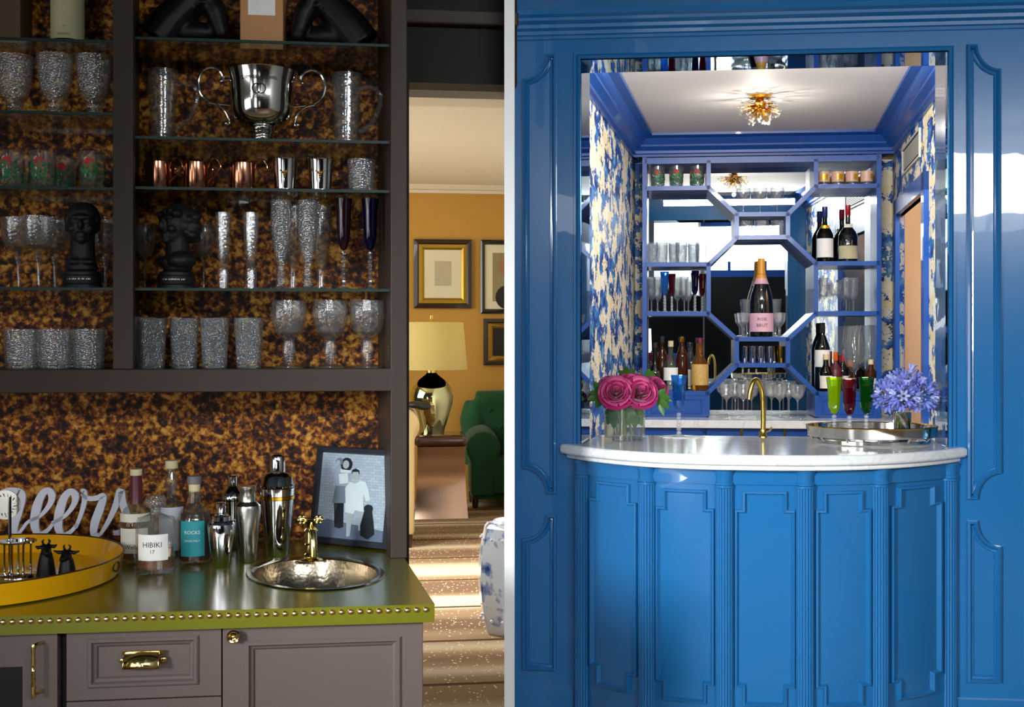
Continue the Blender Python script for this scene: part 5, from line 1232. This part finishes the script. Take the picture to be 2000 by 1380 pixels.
for (a, b) in ((1240, 1372), (1380, 1484), (1488, 1600), (1608, 1730)):
    u0, u1 = FR.U(a, vcc), FR.U(b, vcc); z1 = zbc - .052; z0 = .1
    d_ = shift(MB().box(u0, u1, vcc, vcc + .02, z0, z1), cb3).obj('door', NB, t, 0)
    shift(MB().sweep([(u0 + .03, z0 + .03), (u1 - .03, z0 + .03), (u1 - .03, z1 - .03), (u0 + .03, z1 - .03)], [(0, 0), (.002, -.008), (.010, -.008), (.013, 0)], lambda x, y, h: (x, vcc + h, y)), cb3).obj('door_moulding', NB, d_, 0)
for p in (1448, 1532):
    shift(MB().box(FR.U(p, vcc) - .008, FR.U(p, vcc) + .008, vcc - .012, vcc - .0005, zbc - .10, zbc - .05), cb3).obj('brass_latch', M['brass'], t, 0)

# ---------------------------------------------------------------- glass and bottles on the back bar
vq = 7.56
def zs_(py): return zsf(py) + 4.25 * mS
HB = 'holly tumblers on the blue shelving'
for i, px in enumerate((1362, 1321, 1284)):
    holly(FR, px, vq, zs_(365), 41, 14.5, nth(i, 'small holly tumbler on blue shelving', 'the three wine glasses'), HB, 20 + i)
for i, px in enumerate((1609, 1636, 1664, 1693)):
    mm = FR.m(px, vq); t = thing('gilt_print_tumbler', nth(i, 'small blush tumbler with gold medallion', 'the three wine glasses'), 'tumbler', FR, (FR.U(px, vq), vq, zs_(365) + .0005), .3 * i, 'blush and gold tumblers on the blue shelving')
    MB().lathe([(a * 12.5 * mm, b * 30 * mm) for a, b in TUMBLER], 24).obj('glass_body', M['clear_glass'], t)
    MB().lathe([(12.0 * mm, 7 * mm), (12.9 * mm, 27 * mm)], 24).obj('blush_band', M['blush_print'], t)
    wrap(13.1, 11, 22, .5, mm, 'gold_medallion', 'gold_print', t); wrap(13.1, 11, 22, .5, mm, 'gold_medallion', 'gold_print', t, math.pi / 2)
for i, px in enumerate((1452, 1485, 1518)):
    glass('wine_goblet', nth(i, 'small stemmed wine glass above the octagon', 'the holly tumblers'), 'wine glass', FR, px, vq, zs_(418), 50, 14.5, WINE, 'ribbed_glass', 20, 'three wine glasses above the octagon')
for i, px in enumerate((1520, 1487, 1456)):
    glass('low_tumbler', nth(i, 'low faceted tumbler in the upper blue box', 'the wine bottles'), 'tumbler', FR, px, vq, zs_(463), 30, 14, TUMBLER, 'cut_glass', 14, 'low tumblers in the upper blue box', 20)
for i, (px, d) in enumerate(((1371, 0), (1355, .05), (1331, 0), (1317, .06), (1293, 0), (1274, .05))):
    glass('clear_tumbler', nth(i, 'clear tapered tumbler above the coloured flutes', 'the octagon'), 'tumbler', FR, px, vq + d, zs_(515), 41, 12, TUMBLER, 'cut_glass', 16, 'cluster of tapered tumblers', 20)
FLUTE = [(0, 0), (.75, 0), (.7, .015), (.16, .03), (.14, .1), (.14, .32), (.5, .38), (.86, .46), (.95, .7), (1, 1), (.93, 1), (.88, .7), (.76, .48), (0, .4)]
for i, (px, d) in enumerate(((1284, 0), (1272, .04))):
    glass('slim_flute', nth(i, 'slim clear flute by the blue upright', 'the sky blue flute'), 'flute', FR, px, vq + d, zs_(612), 68, 8, FLUTE, 'ribbed_glass', 12, 'slim flutes next to the sky blue one', 20)
for i, (px, d) in enumerate(((1323, .04), (1337, 0))):
    glass('slim_flute', nth(i, 'slim clear flute toward the indigo one', 'the ruby flute'), 'flute', FR, px, vq + d, zs_(612), 68, 8, FLUTE, 'ribbed_glass', 12, 'slim flutes between coloured ones', 20)
glass('slim_flute', 'slim clear flute in front of the ruby flute on blue shelf', 'flute', FR, 1345, vq - .03, zs_(612), 62, 7, FLUTE, 'ribbed_glass', 12, None, 20)
bead_flute('bead_stem_flute', 'sky blue flute on a bubble stem among slim clear flutes', FR, 1298, vq, zs_(612), 78, 9, 'sky_glass', .42, 8, 5)
bead_flute('bead_stem_flute', 'ruby flute on a bubble stem beside the sky blue one on the shelf', FR, 1312, vq + .04, zs_(612), 74, 8, 'ruby_glass', .42, 8, 5)
bead_flute('bead_stem_flute', 'indigo flute on a bubble stem beside the octagon', FR, 1358, vq, zs_(612), 80, 8, 'midnight_glass', .42, 8, 5)
bead_flute('bead_stem_flute', 'dark red flute on a bubble stem touching the octagon side', FR, 1372, vq + .03, zs_(612), 74, 7, 'ruby_glass', .42, 8, 5)
glass('slim_flute', 'frosted slim flute beside the shallow coupe on the blue shelf', 'flute', FR, 1608, vq, zs_(612), 66, 9, FLUTE, 'cut_glass', 14, None, 20)
glass('coupe_glass', 'shallow coupe with twisted stem between two flutes on blue shelf', 'coupe', FR, 1631, vq, zs_(612), 56, 14, COUPE, 'ribbed_glass', 16, None, 20)
for i, (px, d) in enumerate(((1653, 0), (1667, .05))):
    glass('slim_flute', nth(i, 'tall slim flute under the red-foil bottle', 'the shallow coupe'), 'flute', FR, px, vq + d, zs_(612), 66, 9, FLUTE, 'ribbed_glass', 14, 'pair of slim flutes past the coupe', 20)
def rbottle(label, px, d, py, h, w, mat, cap, capz, lab=None, shoulder=.55, neck=.3, name='bottle', extra=None, labr=(.08, .42), cyl_=True):
    v = vq + d; mm = FR.m(px, v); t = thing(name, label, 'bottle', FR, (FR.U(px, v), v, zs_(py) + .0005))
    lathe_part('glass_body', ((0, 0), (w * .95, 0), (w, h * .02), (w, h * shoulder), (w * .8, h * (shoulder + .08)), (w * neck * 1.15, h * (shoulder + .2)), (w * neck, h * (shoulder + .26)), (w * neck, h * .98), (0, h * .98)), mm, mat, t, 28)
    lathe_part('cap', ((w * neck * 1.12, h * capz), (w * neck * 1.18, h * (capz + .005)), (w * neck * 1.15, h), (0, h)), mm, cap, t, 20)
    if lab: wrap(w * 1.015, h * labr[0], h * labr[1], 1.25, mm, 'paper_label', lab, t)
    if extra: wrap(w * .62, h * .60, h * .66, .8, mm, 'neck_label', extra, t)
    return t
rbottle('green wine bottle with navy foil and white label', 1611, 0, 515, 108, 16.5, 'bottle_green', 'blue_foil', .80, 'white_label', .48, .28, 'wine_bottle', 'gold_print')
rbottle('dark burgundy bottle with red foil and cream label', 1656, 0, 515, 111, 19, 'dark_bottle', 'red_foil', .82, 'aged_label', .45, .24, 'wine_bottle', 'cream_label', (.05, .28))
rbottle('dark round-bodied liqueur bottle at the mirror edge behind the roses', 1279, 0, 768, 92, 13, 'dark_bottle', 'ink', .9, None, .35, .3)
rbottle('brown bottle with black cap behind the clear gin bottle', 1293, .07, 768, 104, 10, 'dark_whisky', 'ink', .88, None, .55, .35)
rbottle('clear gin bottle with white label behind the sky blue bar flute', 1310, 0, 768, 96, 14.5, 'bottle_clear', 'cork', .88, 'white_label', .5, .32, labr=(.2, .46))
rbottle('tall amber bottle with gold cap beside the gold-labelled whiskey', 1332, .03, 768, 104, 12, 'dark_whisky', 'gold', .90, None, .6, .4)
rbottle('clear round-shouldered bottle tucked behind the tall amber bottle', 1348, .11, 768, 92, 13, 'bottle_clear', 'chrome', .9, 'cream_label', .55, .35)
rbottle('whiskey bottle with ornate gold label by the octagon diagonal', 1367, 0, 768, 102, 17, 'whisky', 'maroon', .9, 'gold_label', .46, .36, labr=(.1, .5))
rbottle('tall black wine bottle with white portrait label', 1606, .04, 768, 132, 15, 'dark_bottle', 'ink', .85, 'white_label', .62, .32, 'wine_bottle', labr=(.35, .6))
rbottle('short dark bottle with pale label in front of the portrait-label bottle', 1613, -.05, 768, 72, 12.5, 'bottle_green', 'cork', .85, 'cream_label', .5, .4)
rbottle('red aperitif bottle with orange cap behind the lime flute', 1632, 0, 768, 76, 13, 'maroon', 'orange_cap', .78, None, .5, .3)
rbottle('red-capped dark bottle beside the orange-capped one', 1646, .07, 768, 68, 12, 'dark_bottle', 'red_foil', .82, 'cream_label', .55, .4)
rbottle('squat amber brandy bottle behind the ruby flute', 1660, .09, 768, 58, 12, 'dark_whisky', 'orange_cap', .8, 'gold_label', .5, .4)
rbottle('amber bottle at the upright beside the balloon glasses', 1701, -.06, 768, 62, 11, 'dark_whisky', 'cork', .85, 'cream_label', .55, .4)
BALLOON = [(0, 0), (.55, 0), (.5, .012), (.1, .03), (.07, .08), (.07, .28), (.3, .32), (.8, .42), (1, .58), (.96, .75), (.82, 1), (.79, 1), (.93, .75), (.96, .58), (.76, .44), (0, .34)]
for px, d, lb in ((1668, -.06, 'very large clear balloon wine glass behind the ruby flute'), (1699, .05, 'very large clear balloon wine glass beside the blue upright')):
    glass('balloon_glass', lb, 'wine glass', FR, px, vq + d, zs_(768), 128, 23, BALLOON, 'clear_glass', 32, 'pair of balloon glasses')
# octagon: champagne and stemware
v = vq - .02; px = 1487; mm = FR.m(px, v); t = thing('champagne_bottle', 'large rose champagne bottle with orange foil neck and pink label', 'bottle', FR, (FR.U(px, v), v, zs_(662) + .0005))
lathe_part('glass_body', ((0, 0), (22, 0), (23, 3), (23, 62), (21, 80), (15, 100), (9, 118), (7.5, 130), (7, 150), (0, 150)), mm, 'champagne_glass', t, 32)
lathe_part('neck_foil', ((11.5, 112), (8.5, 122), (7.8, 132), (7.4, 148), (6.5, 153), (0, 154)), mm, 'orange_foil', t, 24)
lathe_part('shoulder_foil', ((14.6, 103), (12.2, 110), (11.2, 114)), mm, 'pink_foil', t, 24)
wrap(23.4, 10, 46, 1.4, mm, 'paper_label', 'pink_label', t)
text_part('ROSE', 9 * mm, 'label_print', M['maroon'], t, cyl(lambda z: 23.7 * mm, 34 * mm), 18 * mm)
text_part('BRUT', 6 * mm, 'label_print', M['maroon'], t, cyl(lambda z: 23.7 * mm, 22 * mm), 22 * mm)
FACET = [(0, 0), (.7, 0), (.66, .03), (.25, .08), (.22, .15), (.26, .4), (.4, .46), (.8, .62), (1, 1), (.93, 1), (.7, .64), (0, .5)]
for px, lb in ((1452, 'short faceted stem glass on the roses side of the champagne'), (1522, 'short faceted stem glass on the wine bottle side of the champagne')): glass('faceted_glass', lb, 'glass', FR, px, vq - .03, zs_(662), 47, 13, FACET, 'cut_glass', 10, 'short stem glasses flanking the champagne', 15)
for px, lb in ((1460, 'taller thin glass behind the short one on the roses side of champagne'), (1514, 'taller thin glass behind the short one on the wine bottle side')): glass('tall_stem_glass', lb, 'glass', FR, px, vq + .06, zs_(662), 74, 13, FACET, 'clear_glass', 10, 'taller glasses flanking the champagne', 15)
JIG = [(0, 0), (.7, 0), (.74, .03), (1, 1), (.92, 1), (.68, .08), (0, .06)]
for i, px in enumerate((1505, 1486, 1470, 1454)):
    glass('silver_jigger', nth(i, 'small silver cup in the lower blue box', 'the gold cup'), 'cup', FR, px, vq, zs_(713), 32, 7.6, JIG, 'chrome', 20, 'small silver cups in the lower box')
glass('gold_jigger', 'small gold cup at the end of the silver cups', 'cup', FR, 1526, vq, zs_(713), 32, 7.6, JIG, 'gold', 20)
SAUCER = [(0, 0), (.7, 0), (.66, .02), (.12, .06), (.08, .14), (.08, .5), (.2, .56), (.7, .66), (.97, .85), (1, 1), (.96, 1), (.92, .85), (.6, .68), (0, .6)]
for i, (px, d) in enumerate(((1419, 0), (1436, .12), (1452, 0), (1468, .12), (1507, .12), (1523, 0), (1541, .12), (1558, 0))):
    glass('champagne_coupe', nth(i, 'saucer coupe on the back counter', 'the drawer behind the roses'), 'coupe', FR, px, 7.38 + d, zbc, 66, 16, SAUCER, 'ribbed_glass', 24, 'row of saucer coupes on the back counter')

# ---------------------------------------------------------------- on the marble bar
ZM = ZB + .0005
def onb(px, py): p = FR.floor(px, py, ZB); return p[0], p[1]
u_, v_ = onb(1326, 853); bead_flute('bead_stem_flute', 'sky blue faceted flute on bubble stem standing alone on a lace mat', FR, 1326, v_, ZM + .0025, 119, 16.5, 'sky_glass', .39, 8, 6, None, 'crystal', .95)
mb = MB(); mm = FR.m(1332, v_); n = 40
pts = [((42 + 3 * math.cos(10 * 2 * math.pi * i / n)) * mm * math.cos(2 * math.pi * i / n), (42 + 3 * math.cos(10 * 2 * math.pi * i / n)) * mm * .8 * math.sin(2 * math.pi * i / n)) for i in range(n)]
mb.prism(pts, lambda a, b: (a, b, 0), lambda a, b: (a, b, .002)); o = mb.obj('lace_mat', M['white_label'], None, 0); tag(o, 'scalloped white lace mat under the single blue flute', 'mat'); put(o, FR, FR.U(1332, v_), v_, ZM)
# brass faucet
vf_ = 4.80; mm = FR.m(1490, vf_); t = thing('gooseneck_faucet', 'brass gooseneck bar faucet at the inner edge of the marble top', 'faucet', FR, (FR.U(1490, vf_), vf_, ZM))
lathe_part('base_collar', ((0, 0), (9, 0), (9, 2), (7, 5), (6, 14), (0, 14)), mm, 'brass', t, 20)
q = bez([(0, 0), (1, 40), (0, 75), (-4, 96), (-12, 112), (-20, 108), (-25, 92), (-27, 74)], 6)
MB().tube([(p.x * mm, -(.0 + max(0, -p.x * mm) * .6), p.z * mm) for p in q], 5 * mm, 12).obj('gooseneck', M['brass'], t)
MB().tube([(4 * mm, 0, 10 * mm), (13 * mm, -.004, 13 * mm), (17 * mm, -.004, 20 * mm)], 2 * mm, 8).obj('lever', M['brass'], t)
# vase of roses
pbr('rose_magenta', '#a81560', .45, sheen=.3, mottle=.2, mscale=40); pbr('rose_pink', '#d8558f', .5, mottle=.2, mscale=40); pbr('leaf_green', '#3d6a24', .4, mottle=.25, mscale=30); pbr('stem_green', '#6c7a35', .5)
vv = 4.62; pc = 1220; mm = FR.m(pc, vv); base = (FR.U(pc, vv), vv, ZM)
t = thing('glass_vase', 'clear glass cylinder vase holding magenta roses', 'vase', FR, base)
lathe_part('glass_wall', ((0, 0), (39, 0), (40, 1), (40, 78), (38.5, 78), (38.5, 5), (0, 5)), mm, 'clear_glass', t, 40)
lathe_part('water', ((0, 5.2), (38.2, 5.2), (38.2, 44), (0, 44)), mm, 'water', t, 40)
def petal(rad, ht, a0, spread, tilt, curl, n=6, m=5):
    vs = []; fs = []
    for j in range(m + 1):
        f = j / m; zz = ht * (f ** .9); r = rad * (.25 + .75 * math.sin(min(1, f * 1.05) * math.pi / 2)) + tilt * f * f; 
        if f > .75: r += curl * (f - .75) * 4; zz -= curl * (f - .75) * 1.2
        for i in range(n + 1):
            s = (i / n - .5) * 2; w = spread * math.sin(math.pi * (.15 + .8 * f) if f < .9 else math.pi * .8) ** .5
            a = a0 + s * w; dz = -.18 * ht * s * s * f
            vs.append((r * math.cos(a), r * math.sin(a), zz + dz))
    for j in range(m):
        for i in range(n): fs.append((j * (n + 1) + i, j * (n + 1) + i + 1, (j + 1) * (n + 1) + i + 1, (j + 1) * (n + 1) + i))
    return vs, fs
PMESH = {}
def rose(px, py, dv, r, tilt_dir, tilt, label, seed):
    rn = random.Random(seed); v2 = vv + dv; m2 = FR.m(px, v2); p = FR.pix(px, py, v2); rad = r * m2
    t = thing('rose', label, 'rose', FR, p, 0)
    rot = Matrix.Rotation(tilt, 4, Vector((math.cos(tilt_dir), math.sin(tilt_dir), 0)))
    layers = ((2, .09, 1.06, 1.3, .0), (3, .19, 1.04, 1.1, .02), (3, .30, 1.0, 1.15, .04), (4, .42, .96, .95, .07), (4, .55, .90, .95, .10), (5, .68, .82, .8, .16), (5, .83, .70, .8, .24), (6, 1.0, .55, .7, .34))
    for li, (n, rr, hh, sp, cu) in enumerate(layers):
        for q in range(n):
            vs, fs = petal(rad * rr, rad * 1.15 * hh + rad * .1, 2 * math.pi * q / n + li * .7 + rn.uniform(-.15, .15), sp, rad * .04 * li, rad * cu * .5)
            vs = [tuple(rot @ Vector((x, y, z - rad * .5))) for x, y, z in vs]
            MB().add(vs, fs).obj('petal', M['rose_magenta' if li % 2 else 'rose_pink'], t, 60)
    foot = (base[0] - p[0] + rn.uniform(-.035, .035), base[1] - p[1] + rn.uniform(-.03, .03), base[2] - p[2] + 6 * mm + .006)
    b0 = rot @ Vector((0, 0, -rad * .5)); neck = Vector((base[0] - p[0] - (foot[0] - (base[0] - p[0])) * .3, base[1] - p[1], base[2] - p[2] + 74 * mm))
    MB().tube([b0, (b0 + neck) / 2 + Vector((0, 0, .004)), neck, foot], .0048, 7).obj('stem', M['stem_green'], t)
    return t
rose(1204, 768, -.07, 25, 0, 1.15, 'magenta rose with swirled centre turned to the room, above the vase rim', 1)
rose(1250, 768, -.06, 25, .25, 1.1, 'magenta rose with swirled centre nearest the blue cabinet drawers', 2)
rose(1228, 750, .03, 22, .0, .7, 'magenta rose at the top middle of the vase bouquet', 3)
rose(1284, 758, .02, 19, .9, 1.0, 'magenta rose leaning out over the vase toward the blue flute', 4)
rose(1184, 750, .03, 15, -.6, .8, 'smaller magenta rose leaning toward the papered wall', 5)
rose(1262, 752, .06, 18, .4, .7, 'magenta rose at the back of the vase bouquet', 6)
rose(1156, 775, -.01, 8, -1.2, 1.2, 'tiny unopened magenta rosebud among the leaves', 7)
def sprig(px, py, dv, leaves, label, seed):
    rn = random.Random(seed); v2 = vv + dv; p = FR.pix(px, py, v2); t = thing('leaf_sprig', label, 'leaves', FR, p)
    top = Vector((base[0] - p[0], base[1] - p[1], base[2] - p[2] + 74 * mm)); foot = Vector((base[0] - p[0] + rn.uniform(-.03, .03), base[1] - p[1] + rn.uniform(-.03, .03), base[2] - p[2] + 6 * mm + .006))
    MB().tube([(0, 0, 0), top * .6 + Vector((0, 0, .004)), top, foot], .0025, 6).obj('stem', M['stem_green'], t)
    for (dx, dz, ln, w) in leaves:
        L_ = ln * mm; d = Vector((dx, rn.uniform(-.5, .1), dz)).normalized(); s = d.cross(Vector((0, 1, .2))).normalized(); nn = s.cross(d); vs = []; fs = []
        for i in range(7):
            f = i / 6; ww = w * mm * math.sin(math.pi * min(.97, f * .92 + .06)) ; c = d * L_ * f + nn * (-.12 * L_ * f * f)
            vs += [c - s * ww + nn * ww * .3, c, c + s * ww + nn * ww * .3]
        for i in range(6):
            for j in (0, 1): fs.append((i * 3 + j, i * 3 + j + 1, i * 3 + 4 + j, i * 3 + 3 + j))
        MB().add(vs, fs).obj('leaf', M['leaf_green'], t, 60)
sprig(1178, 772, -.03, ((-.6, .9, 34, 8), (-1, .3, 30, 8), (-1, -.25, 32, 8), (-.5, -.8, 30, 8), (.2, -.9, 26, 8), (-.1, 1, 30, 7)), 'green leaf sprig beside the rosebud at the vase', 1)
sprig(1284, 778, -.04, ((.9, .2, 30, 7), (.8, -.6, 34, 7), (1, -.15, 28, 7), (.4, -1, 36, 6), (.6, .8, 26, 7)), 'green leaf sprig under the rose leaning toward the blue flute', 2)
sprig(1226, 738, .06, ((-.2, 1, 26, 7), (.5, .9, 22, 6), (-.8, .7, 24, 7)), 'green leaf sprig rising behind the topmost rose', 3)
sprig(1262, 742, .07, ((.3, 1, 26, 7), (.9, .6, 24, 6), (.7, .9, 28, 6)), 'green leaf sprig rising behind the roses near the drawers', 4)
sprig(1218, 792, -.02, ((-.7, -.4, 30, 8), (.7, -.5, 30, 8), (-.3, -1, 30, 8), (.3, -1, 32, 8), (0, -1, 28, 7)), 'green leaf sprig hanging inside the glass vase', 5)
pbr('leaf_dark', '#1f3a18', .45, mottle=.2, mscale=30)
for q_, (px_, lb_) in enumerate(((1200, 'dark leaf sprig inside the vase, papered wall side'), (1240, 'dark leaf sprig inside the vase, drawer side'))):
    sprig(px_, 800, .0, ((-.5, -1, 34, 10), (.5, -1, 34, 10), (0, -1, 40, 9), (-.9, -.3, 22, 8), (.9, -.3, 22, 8)), lb_, 30 + q_)
# oval gallery tray
vt2 = 4.58; pt = 1702; mm = FR.m(pt, vt2); base2 = (FR.U(pt, vt2), vt2, ZM); t = thing('oval_gallery_tray', 'oval silver mirrored gallery tray carrying coloured flutes', 'tray', FR, base2)
ax, ay = 112 * mm, .165
def orr2(k, z, n=56): return [(ax * k * math.cos(2 * math.pi * i / n), ay * k * math.sin(2 * math.pi * i / n), z) for i in range(n)]
def oband(rs):
    n = 56; vs = [p for r in rs for p in r]; fs = []
    for j in range(len(rs) - 1):
        for i in range(n): fs.append((j * n + i, j * n + (i + 1) % n, (j + 1) * n + (i + 1) % n, (j + 1) * n + i))
    return MB().add(vs, fs)
q = oband([orr2(.97, 0), orr2(1, .003), orr2(1, .016), orr2(.97, .018), orr2(.96, .010)]); q.add(orr2(.96, .010), [tuple(range(56))]); q.add(orr2(.97, 0), [tuple(range(55, -1, -1))]); q.obj('base_plate', M['silver'], t, 40)
oband([orr2(1.08, .026), orr2(1.10, .026), orr2(1.12, .062), orr2(1.10, .062), orr2(1.08, .026)]).obj('gallery_band', M['silver'], t, 40)
MB().tube(orr2(1.115, .063), .003, 6, True).obj('rim_bead', M['gold'], t)
for i in range(12):
    a = 2 * math.pi * i / 12; MB().tube([(ax * .985 * math.cos(a), ay * .985 * math.sin(a), .012), (ax * 1.09 * math.cos(a), ay * 1.09 * math.sin(a), .034)], .004, 6).obj('post', M['silver'], t)
zt2 = ZM + .0105
for px, mt, lb in ((1629, 'lime_glass', 'lime green faceted flute on bubble stem on the oval tray'), (1659, 'ruby_glass', 'ruby red faceted flute on bubble stem on the oval tray'), (1692, 'emerald_glass', 'emerald green faceted flute on bubble stem on the oval tray')):
    bead_flute('bead_stem_flute', lb, FR, px, vt2 + (.0 if px == 1659 else .02), zt2, 121 if px != 1659 else 118, 15.5, mt, .40, 8, 6, None, 'crystal', .9)
pv_ = 1762; v6 = 4.60; mm = FR.m(pv_, v6); base3 = (FR.U(pv_, v6), v6, zt2); t = thing('silver_vase', 'small polished silver cup vase of blue agapanthus on the tray', 'vase', FR, base3)
lathe_part('cup', ((0, 0), (15, 0), (16, 2), (17.5, 52), (18, 54), (16.5, 54), (15, 4), (0, 4)), mm, 'silver', t, 32)
pbr('agapanthus', '#8089d8', .5, mottle=.25, mscale=30); pbr('agapanthus_pale', '#b9c0f2', .5)
fl = MB()
for k in range(6):
    a = k * math.pi / 3; vs = []
    for i in range(5):
        f = i / 4; r = .004 + .014 * f; z = .016 * math.sin(f * math.pi / 2) + (-.003 if f > .9 else 0); w = .0042 * math.sin(math.pi * (.18 + .72 * f))
        c, s = math.cos(a), math.sin(a); vs += [(r * c - w * s, r * s + w * c, z), (r * c + w * s, r * s - w * c, z)]
    fl.add(vs, [(2 * i, 2 * i + 1, 2 * i + 3, 2 * i + 2) for i in range(4)])
flm = fl.mesh('floret', 60); flm.materials.append(M['agapanthus']); flm2 = flm.copy(); flm2.materials.clear(); flm2.materials.append(M['agapanthus_pale'])
rn = random.Random(11)
for (px, py, dv_, rr, lb) in ((1738, 772, .0, 34, 'blue agapanthus head leaning toward the emerald flute'), (1772, 752, .05, 36, 'tallest blue agapanthus head above the silver vase'), (1796, 772, -.02, 34, 'blue agapanthus head leaning toward the papered wall'), (1764, 774, -.07, 27, 'blue agapanthus head drooping over the silver vase rim')):
    v7 = v6 + dv_; p = FR.pix(px, py, v7); t = thing('agapanthus_stem', lb, 'flower', FR, p); rad = rr * mm
    foot = Vector((base3[0] - p[0], base3[1] - p[1], zt2 + 6 * mm - p[2])); nk = Vector((base3[0] - p[0] + rn.uniform(-.01, .01), base3[1] - p[1], zt2 + 52 * mm - p[2]))
    MB().tube([(0, 0, 0), nk * .6, nk, foot], .003, 6).obj('stalk', M['stem_green'], t)
    ped = MB()
    for i in range(30):
        z_ = 1 - 1.75 * (i + .5) / 30; a = i * 2.39996; h = math.sqrt(max(0, 1 - z_ * z_)); d = Vector((h * math.cos(a), h * math.sin(a), z_)); e_ = d * rad * rn.uniform(.62, .85)
        ped.tube([(0, 0, 0), e_], .0009, 4)
        o = mobj('floret', flm if i % 3 else flm2, t); o.location = e_; o.rotation_euler = d.to_track_quat('Z', 'Y').to_euler(); s_ = rn.uniform(.95, 1.35); o.scale = (s_, s_, s_ * 1.3)
    ped.obj('pedicels', M['stem_green'], t)['kind'] = 'stuff'

# ---------------------------------------------------------------- the rooms behind the viewer (seen in mirrors, lacquer and metal)
bw_ = struct('wall_window', MB().box(-1.3, 4.4, -2.75, -2.65, 0, 2.5).box(-1.3, 4.4, -2.75, -2.65, 3.14, 3.35), NB, FR)
MB().box(-1.0, 4.1, -2.649, -2.63, 0.05, 2.40).obj('dark_doors', M['soft_black'], bw_, 0)
win = MB().box(-1.3, 4.4, -2.74, -2.70, 2.5, 3.14); w_ = struct('window_1', win, M['window_glow'], FR)
for i in range(12): MB().box(-1.3 + i * .518 - .02, -1.3 + i * .518 + .02, -2.69, -2.65, 2.5, 3.14).obj('mullion', NB, w_, 0)
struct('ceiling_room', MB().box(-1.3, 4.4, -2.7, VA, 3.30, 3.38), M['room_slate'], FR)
struct('wall_side', MB().box(4.2, 4.3, -2.7, VA, 0, 3.3), M['room_grey'], FR)
lw_ = struct('wall_window_dark_bar', MB().box(-4.2, -.2, -2.75, -2.65, 0, 2.9), M['room_grey'], FL)
for i, u0 in enumerate((-2.9, -1.5)):
    w_ = struct('window_%d' % (i + 2), MB().box(u0, u0 + .8, -2.645, -2.64, .5, 2.1), M['window_dim'], FL)
    MB().box(u0 + .38, u0 + .42, -2.638, -2.62, .5, 2.1).obj('mullion', M['white_paint'], w_, 0); MB().box(u0, u0 + .8, -2.638, -2.62, 1.28, 1.32).obj('mullion', M['white_paint'], w_, 0)
w_ = struct('window_4', MB().box(-4.195, -4.19, -1.2, 1.6, .7, 2.0), M['window_dim'], FL); [MB().box(-4.188, -4.17, v9 - .02, v9 + .02, .7, 2.0).obj('mullion', M['white_paint'], w_, 0) for v9 in (-.5, .2, .9)]  # made-up glowing side window, added so the chrome has something bright to reflect
struct('wall_side_dark_bar', MB().box(-4.3, -4.2, -2.7, V2, 0, 2.9), M['room_grey'], FL)
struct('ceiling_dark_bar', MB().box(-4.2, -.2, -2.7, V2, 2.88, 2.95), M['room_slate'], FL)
